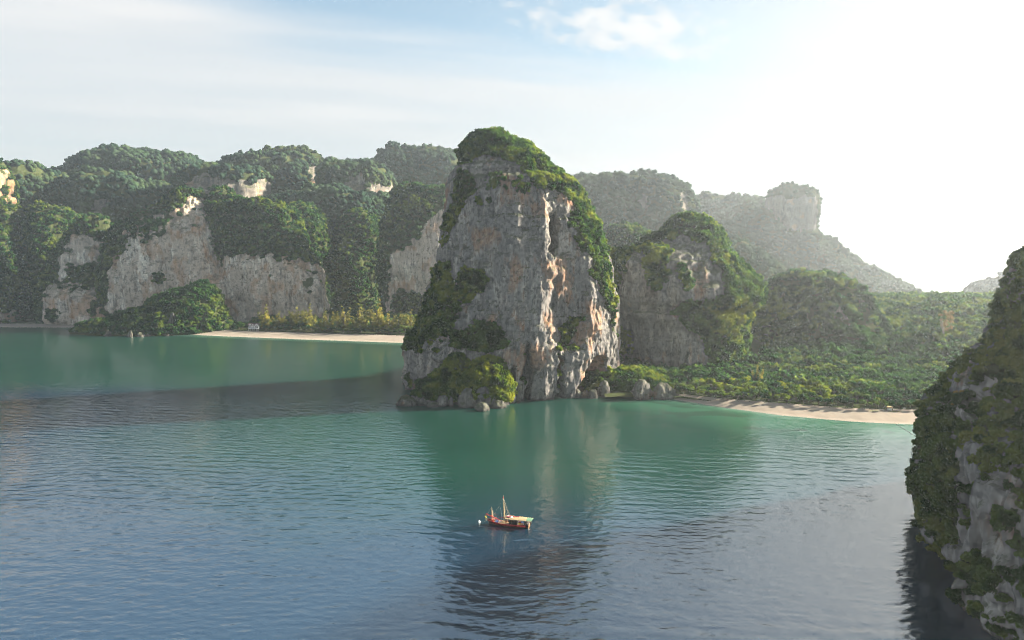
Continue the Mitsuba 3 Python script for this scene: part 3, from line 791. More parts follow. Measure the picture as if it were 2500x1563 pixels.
head = left_block('wooded_headland', 'dark green wooded headland reaching into the water below the big cliff',
                  [(500, 684), (480, 690), (440, 706), (420, 708), (380, 728), (345, 752), (320, 756), (290, 766), (260, 776), (230, 785), (205, 796), (186, 812)],
                  [(512, 684), (524, 700), (536, 728), (548, 752), (560, 785), (572, 812)], 868, 62, 71, zones=[([(410, 772), (424, 766), (428, 790), (410, 794)], 0.0)], dens=1.0, stone='soil', n=2.0, sp=3.6, size=3.8, gully=(3, 18), flute=(.6, 5), lump=(5, 24),
                  scr='headland_forest')

# ---- far ridges
def far_block(label, L, R, Y, d, seed, zones=(), sp=7.2, size=6.4, dens=0.95, **k):
    kw = dict(step=4.5, lump=(17, 62), gully=(11, 42), flute=(2.5, 12), fine=.6, ledge=4.5, stone='far_stone', kinds=FAR, sp=sp, size=size, dens=dens, scr='far_forest')
    kw.update(k)
    return left_block('far_hill', label, L, R, Y, d, seed, zones=zones, **kw)


F0 = 640
far_block('long flat topped wooded ridge on the left skyline', [(330, 370), (300, 373), (262, 382), (236, 388), (212, 398), (198, 412), (190, 440), (180, 520), (170, F0)], [(350, 370), (395, 374), (440, 386), (470, 394), (500, 405), (540, 420), (560, 480), (570, F0)], 1500, 150, 72)
far_block('round wooded dome with a lit right flank at the far left skyline', [(60, 414), (40, 422), (26, 440), (20, 500), (10, F0)], [(85, 410), (115, 420), (138, 440), (148, 465), (152, 500), (160, F0)], 1230, 80, 73)
far_block('low wooded hill between the two left skyline domes', [(158, 412), (138, 420), (122, 440), (110, 520), (110, F0)], [(170, 410), (188, 420), (210, 430), (240, 440), (260, F0)], 1380, 80, 74)
far_block('lower wooded bench below the long left ridge', [(245, 424), (200, 432), (170, 446), (150, 470), (140, 520), (140, F0)], [(290, 424), (320, 440), (380, 450), (430, 462), (470, 480), (480, F0)], 1260, 90, 75, zones=[([(245, 490), (270, 485), (275, 520), (245, 520)], 0.2)])
far_block('pale vertical cliff block under a wooded rim on the left ridge', [(520, 410), (490, 414), (470, 424), (462, 440), (440, 480), (430, F0)], [(570, 406), (600, 408), (630, 414), (646, 424), (650, 450), (648, 490), (660, F0)], 1210, 70, 76,
          zones=[([(455, 446), (500, 424), (530, 430), (560, 440), (600, 440), (625, 430), (660, 420), (660, 505), (455, 500)], 0.06)], n=3.2)
far_block('tall rounded wooded dome in the middle of the left skyline', [(715, 370), (690, 376), (668, 384), (640, 382), (615, 390), (590, 396), (565, 402), (545, 430), (540, F0)], [(735, 368), (762, 378), (790, 388), (800, 410), (815, 440), (830, F0)], 1430, 110, 77,
          zones=[([(745, 402), (792, 394), (800, 436), (755, 446)], 0.12)])
far_block('wooded hill with white cliffs left of the tall tower skyline', [(850, 396), (820, 398), (800, 406), (790, 430), (780, F0)], [(880, 398), (905, 408), (930, 420), (942, 440), (944, 480), (950, F0)], 1290, 80, 78,
          zones=[([(850, 460), (864, 424), (892, 424), (896, 480), (852, 486)], 0.05), ([(898, 452), (944, 440), (950, 496), (902, 488)], 0.05)], n=3)
far_block('bluish wooded hill directly left of the tall tower skyline', [(985, 376), (950, 382), (935, 392), (915, 405), (905, 440), (900, F0)], [(1020, 378), (1060, 380), (1100, 386), (1150, 396), (1200, 440), (1210, F0)], 1520, 120, 79)
far_block('wooded bench with lit crowns in the gap behind the left bay', [(760, 470), (700, 478), (660, 490), (650, 530), (640, F0)], [(820, 468), (860, 474), (920, 480), (960, 490), (990, 540), (1000, F0)], 1180, 70, 80, sp=6.0)
far_block('hazy flat topped hill right behind the tall tower', [(1480, 424), (1462, 430), (1440, 438), (1405, 444), (1380, 460), (1350, 520), (1340, 700)], [(1540, 426), (1580, 430), (1620, 432), (1650, 446), (1672, 462), (1684, 490), (1690, 520), (1710, 560), (1730, 600), (1740, 700)], 1480, 130, 81,
          zones=[([(1660, 470), (1684, 470), (1686, 520), (1664, 510)], 0.2), ([(1560, 480), (1580, 470), (1580, 510), (1560, 510)], 0.3)])
far_block('small wooded dome between the tall tower and the crag', [(1505, 546), (1480, 556), (1466, 580), (1450, 700)], [(1530, 546), (1555, 556), (1572, 580), (1590, 640), (1600, 700)], 960, 60, 82, sp=4.2, size=4.2, kinds=CAN)
far_block('low hazy wooded ridge left of the flat topped pillar', [(1730, 476), (1700, 484), (1680, 500), (1660, 700)], [(1770, 480), (1820, 488), (1860, 498), (1900, 520), (1920, 700)], 1900, 120, 83, sp=9, size=8)
far_block('hazy rock pillar with a flat top on the right', [(1905, 454), (1884, 460), (1878, 474), (1876, 500), (1878, 530), (1874, 560), (1870, 700)], [(1925, 448), (1955, 454), (1980, 464), (1990, 480), (1991, 520), (1988, 560), (1996, 580), (2000, 700)], 1500, 52, 84,
          zones=[([(1870, 480), (1900, 476), (1930, 490), (1960, 480), (1995, 480), (1995, 560), (1960, 565), (1920, 560), (1890, 530)], 0.06)], n=3.4, lump=(2.5, 40), gully=(2.5, 18), ledge=.6, dens=0.6, sp=6, size=4.2)
far_block('hazy wooded mountain slope carrying the flat topped pillar', [(1890, 494), (1860, 505), (1820, 518), (1780, 540), (1740, 570), (1700, 600), (1650, 700)], [(1950, 540), (1990, 566), (2020, 590), (2050, 606), (2080, 622), (2100, 640), (2125, 655), (2160, 680), (2200, 694), (2240, 712), (2290, 730), (2310, 745)], 1510, 110, 85, n=2.0)
far_block('hazy lower wooded shoulder in front of the pillar mountain', [(1770, 575), (1740, 590), (1710, 620), (1700, 760)], [(1790, 575), (1830, 600), (1860, 630), (1890, 660), (1920, 700), (1960, 760)], 1080, 70, 86, sp=4.6, size=4.4, n=2.0)
far_block('grey hazy headland at the far right beyond the forest', [(2520, 664), (2480, 680), (2440, 690), (2410, 698), (2380, 712), (2340, 724), (2300, 738)], [(2560, 664), (2700, 690), (2760, 745)], 1350, 80, 87, n=2.0)

# ---- low land across the far bay, and far ground behind the hills
def far_land(name, label, x0, x1, Y, d, h, seed):
    gx, gy = np.meshgrid(np.linspace(x0, x1, 260), np.linspace(0, 1, 26))
    z = h * np.sin(np.clip(gy * 1.6, 0, 1) * PI / 2) ** 0.6 * (0.62 + 0.75 * (meshkit.fbm(np.stack([gx / 500, gy * 2, 0 * gx], -1), 3, seed))) + 10 * (meshkit.noise(np.stack([gx / 34, gy * 30, 0 * gx], -1), seed) - 0.3)
    z[0] = -1
    y = Y + gy * d + 80 * meshkit.noise(np.stack([gx / 300, 0 * gx, 0 * gx], -1), seed)
    i = np.arange(gx.size).reshape(gx.shape)
    F = np.concatenate([np.stack([i[:-1, :-1], i[:-1, 1:], i[1:, 1:]], -1).reshape(-1, 3), np.stack([i[:-1, :-1], i[1:, 1:], i[1:, :-1]], -1).reshape(-1, 3)])
    add(name, trimesh.Trimesh(np.stack([gx, y, z], -1).reshape(-1, 3), F, process=False), 'soil')
    tag(name, label, 'land', kind='structure')


far_land('far_land', 'flat hazy wooded land across the far bay', -3500, 4200, 4150, 900, 62, 3)
far_land('far_land_001', 'paler hazy land behind the flat land across the far bay', -5000, 6500, 6300, 1200, 150, 7)

# ---- left beach and the low ground behind it
f = np.array([p[:2] for p in SHORE_L]); f[:, 1] -= 7
b = np.array([sea(-250, 792, 2)[:2], sea(180, 793, 2)[:2], sea(520, 808, 2)[:2], sea(750, 816, 2)[:2], sea(1010, 823, 2)[:2]])
b[:, 1] += 8
add('beach_001', strip(f, b, -0.6, 2.6, 160, 9, 6), 'sand', True)
tag('beach_001', 'pale sand beach along the left bay below the cliffs', 'beach', kind='structure')
bl = lambda x: np.interp(x, b[:, 0], b[:, 1])
gx, gy = np.meshgrid(np.linspace(-900, -40, 90), np.linspace(0, 330, 36))
Z = 2.1 + 6 * sstep(30, 200, gy) + 1.5 * (meshkit.fbm(np.stack([gx / 30, gy / 30, 0 * gx], -1), 2, 3) - 0.5) * sstep(5, 30, gy)
idx = np.arange(gx.size).reshape(gx.shape)
F = np.concatenate([np.stack([idx[:-1, :-1], idx[:-1, 1:], idx[1:, 1:]], -1).reshape(-1, 3), np.stack([idx[:-1, :-1], idx[1:, 1:], idx[1:, :-1]], -1).reshape(-1, 3)])
add('ground_001', trimesh.Trimesh(np.stack([gx, gy + bl(gx) - 2, Z], -1).reshape(-1, 3), F, process=False), 'soil', True)
tag('ground_001', 'low wooded ground behind the left beach', 'ground', kind='structure')


def gl(x, y):
    return 2.1 + 6 * sstep(30, 200, y - bl(x) + 2)


feather = [(648, 748, 'leftmost feathery sunlit tree behind the left beach, right of the white house'),
           (680, 760, 'second feathery tree from the white house behind the left beach'),
           (708, 762, 'low feathery tree in shade, third from the white house on the left beach'),
           (726, 746, 'broad golden feathery tree with a full crown near the middle of the left beach'),
           (755, 746, 'golden feathery tree with a forked top near the middle of the left beach'),
           (798, 752, 'golden feathery tree standing forward at the edge of the left beach'),
           (836, 746, 'sunlit feathery tree right of the middle of the left beach'),
           (880, 742, 'slim golden feathery tree left of the tallest one on the left beach'),
           (924, 737, 'tallest golden feathery tree on the left beach'),
           (948, 760, 'small feathery tree right of the tallest one on the left beach'),
           (976, 760, 'round golden crown second from the tall tower on the left beach'),
           (1000, 757, 'round golden crown right beside the tall tower on the left beach')]
rg = np.random.default_rng(12)
for k, (px, py, lab) in enumerate(feather):
    X0 = (px - 1250) / FOC * 850
    Yt = bl(X0) + 16 + 10 * rg.random()
    p = at(px, py, Yt)
    z0 = gl(p[0], Yt)
    s = (p[2] - z0) / 18.8
    key = numbered('feathery_tree')
    inst(key, f'feathery_tree_kind_{k % 4}', (p[0], Yt, z0), s * 1.35, rg.uniform(0, 6.28), s)
    tag(key, lab, 'tree', 'feathery trees behind the left beach')
# broadleaf trees along the beach edge
lx = np.concatenate([np.linspace(575, 602, 4), np.linspace(640, 1015, 40)])
for k, px in enumerate(lx):
    for row in (0, 1):
        X0 = (px + rg.uniform(-5, 5) - 1250) / FOC * (bl((px - 1250) / 2) + 6)
        Yt = bl(X0) + 5 + row * 11 + rg.uniform(-2, 3)
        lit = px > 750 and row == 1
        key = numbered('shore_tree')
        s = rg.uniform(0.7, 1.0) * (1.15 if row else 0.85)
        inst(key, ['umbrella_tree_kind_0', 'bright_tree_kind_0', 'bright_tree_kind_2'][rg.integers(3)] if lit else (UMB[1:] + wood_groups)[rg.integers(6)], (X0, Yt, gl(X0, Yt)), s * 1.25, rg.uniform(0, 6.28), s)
        part = 'left of the white house' if px < 610 else 'right of the white house' if px < 800 else 'nearer the tower'
        tag(key, f"{'yellow green' if lit else 'dark'} tree {'behind the front row' if row else 'at the edge'} of the left beach, {part}", 'tree', f"{'bright' if lit else 'dark'} trees {'behind the front row' if row else 'at the edge'}, left beach, {part}")
q = rg.uniform([-560, 24], [-70, 180], (1500, 2))
q = q[(np.abs(q[:, 0] / (bl(q[:, 0]) + q[:, 1]) + 0.376) > 0.012) | (q[:, 1] > 60)]
q = q[q[:, 0] > -345]
P3 = np.stack([q[:, 0], q[:, 1] + bl(q[:, 0]), gl(q[:, 0], q[:, 1] + bl(q[:, 0])) + 4 + 4 * rg.random(len(q))], -1)
wood('bay_forest', 'dark forest on the low ground between the left beach and the cliffs', P3, CAN, 4.6, 43)
q = np.stack([np.linspace(-640, -470, 60), np.linspace(0, 1, 60)], 1)
P3 = np.stack([q[:, 0], bl(q[:, 0]) + 4 + 12 * rg.random(60), 4 + 2 * rg.random(60)], -1)
wood('bay_forest', 'dark bushes behind the sand at the far left', P3, CAN, 3.2, 44)
# ------------------------------------------------------------------ small landforms at the waterline
mound = karst([(1470, 905), (1440, 908), (1410, 918), (1394, 940), (1388, 975)], [(1540, 908), (1600, 912), (1640, 930), (1660, 950), (1668, 975)], 478, 24, step=1.3, n=2.2, seed=90, lump=(2.5, 14), gully=(1.6, 8), flute=(.5, 3), ledge=.6)
rock_and_scrub('rock_knob', 'low bushy bank between the tall tower and the right hand beach', mound, 'tower_stone', 'rock',
               'knob_scrub', 'green bushes on the low bank between the tall tower and the right hand beach', BUSH, 1.7, 2.5, 91, dens=0.95, zones=[([(1380, 955), (1480, 955), (1480, 985), (1380, 985)], 0.15)], Yz=460)


def boulder_mesh(rx, ry, rz, seed, cuts=7, sub=4):
    rg = np.random.default_rng(seed)
    s = trimesh.creation.icosphere(subdivisions=sub)
    v = np.array(s.vertices)
    for k in range(cuts):
        d = rg.normal(size=3); d /= np.linalg.norm(d)
        h = rg.uniform(0.62, 0.88)
        e = v @ d - h
        v = v - np.where(e > 0, e * 0.85, 0)[:, None] * d
    v = v * [rx, ry, rz]
    n = v / (np.linalg.norm(v, axis=1, keepdims=True) + 1e-9)
    v = v + n * (0.22 * min(rx, rz) * 2 * (meshkit.fbm(v / max(1.2, 0.5 * rx) + seed, 3, seed) - 0.5) + 0.18 * ridged(v / [0.9, 0.9, 3.0] + seed, seed, 2))[:, None]
    return trimesh.Trimesh(v, s.faces, process=False)


# (left x, right x, top y, waterline y) in the photo, and a label
boulders = [
    (965, 1016, 969, 993, 'low sloping boulder at the left end of the tower foot, nearest the open water'),
    (1020, 1043, 972, 992, 'rounded boulder second from the left at the tower foot'),
    (1041, 1070, 981, 995, 'small flat boulder in the water in front of the left tower foot'),
    (1064, 1095, 964, 994, 'upright block at the waterline below the left scrub of the tower'),
    (1095, 1107, 968, 993, 'narrow upright stone at the waterline left of the striped rock'),
    (1119, 1166, 950, 997, 'pale vertically striped rock at the waterline under the sunlit bushes'),
    (1160, 1197, 984, 1005, 'squat flat topped boulder standing out in the water in front of the knob'),
    (1196, 1232, 974, 998, 'dark boulder at the waterline right of the squat flat topped one'),
    (1256, 1271, 935, 982, 'tall narrow rock at the right end of the sunlit knob'),
    (1269, 1283, 952, 974, 'dark boulder between the tall narrow rock and a pale one'),
    (1281, 1301, 958, 974, 'pale rounded boulder right of the sunlit knob'),
    (1303, 1313, 968, 974, 'small stone low in the water right of the pale rounded boulder'),
    (1261, 1271, 981, 985, 'tiny wet stone in the water below the tall narrow rock'),
    (1386, 1404, 958, 972, 'leftmost block of the pile in front of the cave'),
    (1404, 1421, 950, 972, 'pale square block in the pile in front of the cave'),
    (1420, 1440, 955, 972, 'cracked block in the middle of the pile in front of the cave'),
    (1436, 1460, 952, 974, 'broad block at the right end of the pile in front of the cave'),
    (1410, 1432, 940, 958, 'rust tinted block on top of the pile in front of the cave'),
    (1459, 1491, 930, 970, 'pale ribbed rock right of the block pile by the cave'),
    (1545, 1594, 930, 977, 'large round boulder with bushes left of the right hand beach'),
    (1600, 1655, 936, 977, 'large boulder with bushes at the left end of the right hand beach'),
    (252, 268, 806, 822, 'grey boulder at the left foot of the wooded headland'),
    (308, 322, 806, 824, 'slanting slab at the waterline under the wooded headland'),
    (330, 350, 812, 823, 'brown boulder beside the bright bush under the wooded headland'),
    (352, 366, 815, 822, 'small sunlit boulder at the waterline under the wooded headland'),
    (396, 410, 813, 821, 'pale round boulder at the waterline right of the sunlit one'),
    (409, 426, 762, 796, 'pale upright rock face standing among the trees of the headland')]
for k, (x0, x1, y0, y1, lab) in enumerate(boulders):
    c = sea((x0 + x1) / 2, y1)
    if 'among the trees' in lab: c = at((x0 + x1) / 2, y1, 818)
    sc = c[1] / FOC
    rx, h = (x1 - x0) / 2 * sc, (y1 - y0) * sc
    ry = rx * 0.85
    m = boulder_mesh(rx * 1.08, ry, h * 0.95, 300 + k, sub=4 if rx > 3 else 3)
    m.apply_translation([c[0], c[1] + ry * 0.9, c[2] + h * 0.06])
    key = numbered('boulder')
    add(key, m, 'wet_stone' if k >= 21 else 'boulder_stone')
    tag(key, lab, 'boulder', 'boulders along the waterline')


def single(name, grp, p, s, lab, cat_='tree', sz=None, grp_label=None, rz=0.7):
    key = numbered(name)
    inst(key, grp, p, s, rz, sz)
    tag(key, lab, cat_, grp_label)
    return key


# trees that stand out
for k, (px, py, s, g, lab) in enumerate([
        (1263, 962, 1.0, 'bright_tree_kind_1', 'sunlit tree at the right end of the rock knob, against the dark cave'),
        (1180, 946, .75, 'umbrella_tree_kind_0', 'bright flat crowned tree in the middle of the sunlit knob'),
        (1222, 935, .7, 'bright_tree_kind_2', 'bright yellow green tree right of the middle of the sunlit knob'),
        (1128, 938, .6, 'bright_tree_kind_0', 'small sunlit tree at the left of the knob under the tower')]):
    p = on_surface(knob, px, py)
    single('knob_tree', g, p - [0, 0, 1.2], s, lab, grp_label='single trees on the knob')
for i, (bs, lb) in enumerate((('leaf_orange', 'orange'), ('leaf_bright', 'yellow'))):
    group(f'{lb}_bush_kind', foliage=ply(crown_mesh(ball_lobes(6, 0.9, 0.12, 0.3, 230 + i), 120, 0.13, 231 + i, sub=0, flatz=0.6), bs))
for px, py, s, g, lab in ((2336, 957, 2.0, 'orange_bush_kind', 'orange flowering bush spread flat on the near cliff, upper one'),
                          (2328, 984, 1.7, 'orange_bush_kind', 'orange and yellow bush on the near cliff just below the upper orange one'),
                          (2299, 1006, 1.5, 'yellow_bush_kind', 'bright yellow green bush at the left edge of the near cliff')):
    p = on_surface(near, px, py)
    single('cliff_bush', g, p + (np.array([0, 0, CAM_Z]) - p) * 0.012, s, lab, 'bush')
rg = np.random.default_rng(77)
lob = [(rg.uniform(-1, 1) * 5.5 * (1 - .5 * abs(h - .5)), rg.uniform(-1, 1) * 4.5, 13 + 15 * h, rg.uniform(1.4, 2.4)) for h in np.linspace(0, 1, 15)]
tree_group('emergent_tree_kind', crown_mesh(lob, 520, 0.6, 240, core=0.5, flatz=0.75), 'leaf_tan', trunk_mesh(25, .55, 241, 5.0, 6, .55), 'bark_pale')
p = at(2303, 884, 560)
single('emergent_tree', 'emergent_tree_kind', (p[0], p[1], ground_right(p[0], p[1]) - 1), 1.0, 'tall tan crowned tree with a bare pale trunk rising out of the right hand forest', sz=1.0)
p = at(2346, 822, 575)
single('emergent_tree', 'emergent_tree_kind', (p[0], p[1], p[2] - 12), 0.62, 'smaller tan crown in the forest right of the tall pale trunked tree', rz=2.5)
p = at(1848, 962, 462)
single('feathery_tree', 'feathery_tree_kind_1', (p[0], p[1], ground_right(p[0], p[1])), 0.85, 'single golden feathery tree at the left of the wood behind the right hand beach', sz=0.98)
p = on_surface(hillG, 1858, 735)
single('ridge_tree', 'umbrella_tree_kind_1', p + [0, 0, 1], 1.25, 'flat crowned tree standing clear on the ridge right of the crag', sz=1.7)

def crest_trees(mesh, pixels, label, grp_label, size, kinds, seed):
    rg = np.random.default_rng(seed)
    for px, py in pixels:
        p = on_surface(mesh, px, py)
        k = size * rg.uniform(0.7, 1.3)
        single('crest_tree', kinds[rg.integers(len(kinds))], p - [0, 0, 1.5 * k], k * 0.85, label, 'tree', k * rg.uniform(0.9, 1.3), grp_label, rg.uniform(0, 6.28))


KINDS = ['forest_tree_kind_0', 'forest_tree_kind_2', 'bright_tree_kind_1', 'umbrella_tree_kind_1']
crest_trees(tower, [(1152, 352), (1176, 330), (1204, 322), (1236, 326), (1266, 342), (1292, 364), (1312, 384), (1340, 408), (1368, 436), (1396, 462), (1418, 492), (1440, 520), (1458, 556), (1474, 606), (1484, 650)],
            'small tree standing out on the crest of the tall tower', 'small trees on the crest of the tall tower', 0.5, KINDS, 1)
crest_trees(second, [(1506, 628), (1540, 612), (1580, 592), (1612, 580), (1640, 562), (1664, 540), (1694, 532), (1722, 544), (1744, 584), (1764, 622), (1790, 648), (1816, 676)],
            'tree standing out on the crest of the crag right of the tower', 'trees on the crest of the crag', 0.7, KINDS, 2)
crest_trees(hillG, [(1880, 700), (1905, 682), (1930, 668), (1962, 666), (1996, 678), (2030, 676), (2058, 680), (2084, 704), (2100, 734)],
            'tree standing out on the crest of the wooded hill behind the right hand beach', 'trees on the crest of the wooded hill', 0.95, KINDS, 3)
crest_trees(near, [(2480, 700), (2455, 760), (2440, 830), (2400, 890), (2330, 950), (2275, 1010), (2240, 1090), (2226, 1160), (2222, 1220), (2236, 1120)],
            'small tree leaning out from the edge of the near cliff', 'small trees on the edge of the near cliff', 0.3, KINDS[:3], 4)

# grass and weed on the right beach
def on_sand(px, py, z=1.6):
    return sea(px, py, z)


def patch(name, label, cx, cy, w, d, seed, n=500, bsdf='leaf_bright', blade=0.5):
    rg = np.random.default_rng(seed)
    c = on_sand(cx, cy, 2.2)
    q = rg.normal(size=(n, 2)) * [w / 2.2, d / 2.2]
    q = q[np.abs(q[:, 0]) < w]
    V, F = [], []
    for i, (a, b_) in enumerate(q):
        an, h = rg.uniform(0, PI), blade * rg.uniform(.6, 1.3)
        o = np.array([c[0] + a, c[1] + b_ + 0.1 * a * rg.normal(), 1.75])
        t = np.array([math.cos(an), math.sin(an), 0]) * 0.16
        V += [o - t, o + t, o + [rg.normal() * .2, rg.normal() * .2, 0.45 + h]]
        F.append([3 * i, 3 * i + 1, 3 * i + 2])
    key = numbered(name)
    add(key, trimesh.Trimesh(V, F, process=False), bsdf)
    tag(key, label, 'grass', kind='stuff')


patch('beach_grass', 'long strip of green grass at the back of the right hand beach', 1905, 984, 17, 1.6, 1, 1500)
patch('beach_grass', 'green grass patch left of the small beach hut', 2142, 1004, 6, 1.3, 2, 700)
patch('beach_grass', 'green grass patch in front of the small beach hut', 2184, 1006, 5, 1.3, 3, 600)
patch('beach_grass', 'small green grass patch at the right end of the beach', 2238, 1004, 3.5, 1.0, 4, 300)
rg = np.random.default_rng(3)
V, F = [], []
line = np.array([on_sand(x, y, 1.1)[:2] for x, y in ((1690, 970), (1760, 976), (1850, 985), (1950, 994), (2060, 1003), (2150, 1009))])
s = np.linspace(0, 1, 900)
for i, u in enumerate(s):
    a = np.array([np.interp(u * 5, range(6), line[:, 0]), np.interp(u * 5, range(6), line[:, 1])]) + rg.normal(size=2) * .22 + [0, 1.2 * math.sin(u * 24)]
    r = rg.uniform(.15, .5) * (1.0 if u < .7 else .6)
    an = rg.uniform(0, 6.28, 3) + np.array([0, 2.1, 4.2])
    V += [[a[0] + r * 1.6 * math.cos(t), a[1] + r * math.sin(t), 1.36 + 0.25 * rg.random()] for t in an]
    F.append([3 * i, 3 * i + 1, 3 * i + 2])
scene['dark_weed'] = flat((.06, .05, .04), 0.9)
add('seaweed', trimesh.Trimesh(V, F, process=False), 'dark_weed')
tag('seaweed', 'dark wavy line of washed up weed along the right hand beach', 'seaweed', kind='stuff')

# ------------------------------------------------------------------ people
for k, c in dict(skin=(.36, .22, .15), hair=(.02, .016, .013), shirt_white=(.7, .7, .68), shirt_yellow=(.62, .42, .06), shirt_dark=(.05, .06, .09), shorts_dark=(.04, .045, .06), shorts_red=(.4, .05, .04)).items():
    scene[k] = flat(c, 0.8)


def hull_of(a, ra, b_, rb):
    s = manifold3d.Manifold.sphere(1.0, 16)
    return manifold3d.Manifold.batch_hull([s.scale([ra] * 3).translate(list(map(float, a))), s.scale([rb] * 3).translate(list(map(float, b_)))])


def person(key, label, loc, rz, pose, shirt, shorts, group_=None):
    J = {'pelvis': (0, 0, .92), 'chest': (0, 0, 1.30), 'neck': (0, 0, 1.46), 'head': (0, .015, 1.60)}
    for s, n in ((-1, 'l'), (1, 'r')):
        J.update({f'sh{n}': (s * .18, 0, 1.38), f'el{n}': (s * .25, .02, 1.12), f'wr{n}': (s * .26, .10, .88), f'hp{n}': (s * .09, 0, .90), f'kn{n}': (s * .11, .03, .50), f'an{n}': (s * .11, -.02, .09), f'to{n}': (s * .12, .15, .045)})
    if pose == 'sit':
        for k in list(J):
            if k[:2] not in ('kn', 'an', 'to'):
                J[k] = (J[k][0], J[k][1], J[k][2] - .47)
        for s, n in ((-1, 'l'), (1, 'r')):
            J[f'kn{n}'], J[f'an{n}'], J[f'to{n}'] = (s * .12, .42, .46), (s * .12, .44, .09), (s * .12, .60, .045)
            J[f'el{n}'], J[f'wr{n}'] = (s * .24, .10, .68), (s * .15, .32, .55)
    elif pose == 'walk':
        J['knl'], J['anl'], J['tol'] = (-.10, .18, .52), (-.10, .16, .10), (-.10, .32, .06)
        J['knr'], J['anr'], J['tor'] = (.10, -.02, .50), (.10, -.24, .14), (.10, -.10, .05)
        J['wrl'], J['wrr'] = (-.24, -.12, .90), (.24, .22, .94)
    B = [hull_of(J['pelvis'], .13, J['chest'], .15), hull_of(J['chest'], .14, J['neck'], .06), hull_of(J['neck'], .055, J['head'], .07)]
    hd = np.array(J['head'])
    B += [hull_of(hd + [0, 0, .03], .095, hd + [0, .035, -.05], .068), hull_of(hd + [0, .10, -.005], .014, hd + [0, .115, -.03], .012)]
    for n, s in (('l', -1), ('r', 1)):
        B += [hull_of(J['sh' + n], .06, J['el' + n], .042), hull_of(J['el' + n], .042, J['wr' + n], .028), hull_of(J['chest'], .10, J['sh' + n], .06),
              hull_of(J['hp' + n], .09, J['kn' + n], .056), hull_of(J['kn' + n], .055, J['an' + n], .036), hull_of(J['an' + n], .04, J['to' + n], .03),
              hull_of(hd + [s * .09, 0, .0], .02, hd + [s * .093, -.01, -.03], .014)]
        w, e = np.array(J['wr' + n]), np.array(J['el' + n])
        d = (w - e) / np.linalg.norm(w - e)
        side = np.cross(d, [1, 0, 0]); side /= np.linalg.norm(side)
        palm = w + d * .075
        B.append(hull_of(w, .026, palm, .032))
        for f_ in range(4):
            o = palm + side * (f_ - 1.5) * .019
            m_ = o + d * (.045 - .004 * abs(f_ - 1.4))
            B += [hull_of(o, .010, m_, .009), hull_of(m_, .009, m_ + d * .025 + np.array([-s * .018, 0, 0]), .008)]
        B.append(hull_of(w + d * .03 + side * .028, .011, w + d * .075 + side * .058, .009))
    body = manifold3d.Manifold.batch_boolean(B, manifold3d.OpType.Add)
    sh = manifold3d.Manifold.batch_boolean([hull_of(J['pelvis'], .15, J['chest'], .17), hull_of(J['chest'], .16, np.array(J['neck']) - [0, 0, .05], .085)] + [hull_of(J['chest'], .12, J['sh' + n], .078) for n in 'lr'] + [hull_of(J['sh' + n], .076, (np.array(J['sh' + n]) + J['el' + n]) / 2, .066) for n in 'lr'], manifold3d.OpType.Add)
    so = manifold3d.Manifold.batch_boolean([hull_of(J['hpl'], .125, J['hpr'], .125)] + [hull_of(J['hp' + n], .112, np.array(J['hp' + n]) * .25 + np.array(J['kn' + n]) * .75, .085) for n in 'lr'], manifold3d.OpType.Add)
    ha = hull_of(hd + [0, -.012, .055], .098, hd + [0, -.045, -.02], .08)
    M = T().translate(list(map(float, loc))).rotate([0, 0, 1], math.degrees(rz))
    for part, m, b_ in (('body', body, 'skin'), ('shirt', sh, shirt), ('shorts', so, shorts), ('hair', ha, 'hair')):
        add(f'{key}__{part}', m, b_, 50, to_world=M)
    tag(key, label, 'person', group_)


p = sea(1663, 975, 0.35)
person(numbered('person'), 'small distant person standing at the left end of the right hand beach', p, 2.0, 'stand', 'shirt_white', 'shorts_dark')
p = sea(607, 820, 0.9)
person(numbered('person'), 'small distant person walking on the left beach below the white house', p, 1.2, 'walk', 'shirt_dark', 'shorts_dark')

# ------------------------------------------------------------------ the boat
for k, c, r in (('hull_black', (.022, .017, .017), .45), ('red_paint', (.42, .030, .026), .5), ('brown_wood', (.20, .105, .05), .6), ('deck_wood', (.24, .15, .09), .7), ('tan_canvas', (.25, .185, .105), .85),
                ('green_tarp', (.085, .17, .105), .8), ('sail_tan', (.46, .34, .19), .85), ('rope_tan', (.42, .36, .26), .9), ('white_paint', (.72, .72, .70), .5), ('yellow_cloth', (.75, .55, .05), .8), ('grey_metal', (.3, .31, .33), .45),
                ('maroon_cloth', (.20, .025, .035), .8), ('blue_cloth', (.05, .10, .26), .8), ('dark_inside', (.03, .025, .022), .8)):
    scene[k] = flat(c, r)
BC = sea(1241, 1283)
d = sea(1186, 1277) - sea(1296, 1288)
BYAW = math.atan2(d[1], d[0])
BM = T().translate(list(map(float, BC))).rotate([0, 0, 1], math.degrees(BYAW)).scale(0.9)
boat = numbered('sailing_boat')
tag(boat, 'dark wooden boat with red sides, two bare masts and a long tan roof', 'boat')


def bpart(name, mesh, bsdf, smooth=False):
    k, n = f'{boat}__{name}', 0
    while k in scene:
        n += 1
        k = f'{boat}__{name}_{n:03d}'
    add(k, mesh, bsdf, smooth, to_world=BM)
    return k


SX = np.linspace(-8.0, 8.2, 34)
sheer = lambda x: 1.05 + 0.75 * np.clip(x / 8.2, 0, 1) ** 2.2 + 0.45 * np.clip(-x / 8.0, 0, 1) ** 2
beam = lambda x: 1.75 * np.clip(1 - np.clip(x / 8.3, 0, 1) ** 2.4, 0.0, 1) * (1 - 0.28 * np.clip(-x / 8.0, 0, 1) ** 2.2) + 0.04


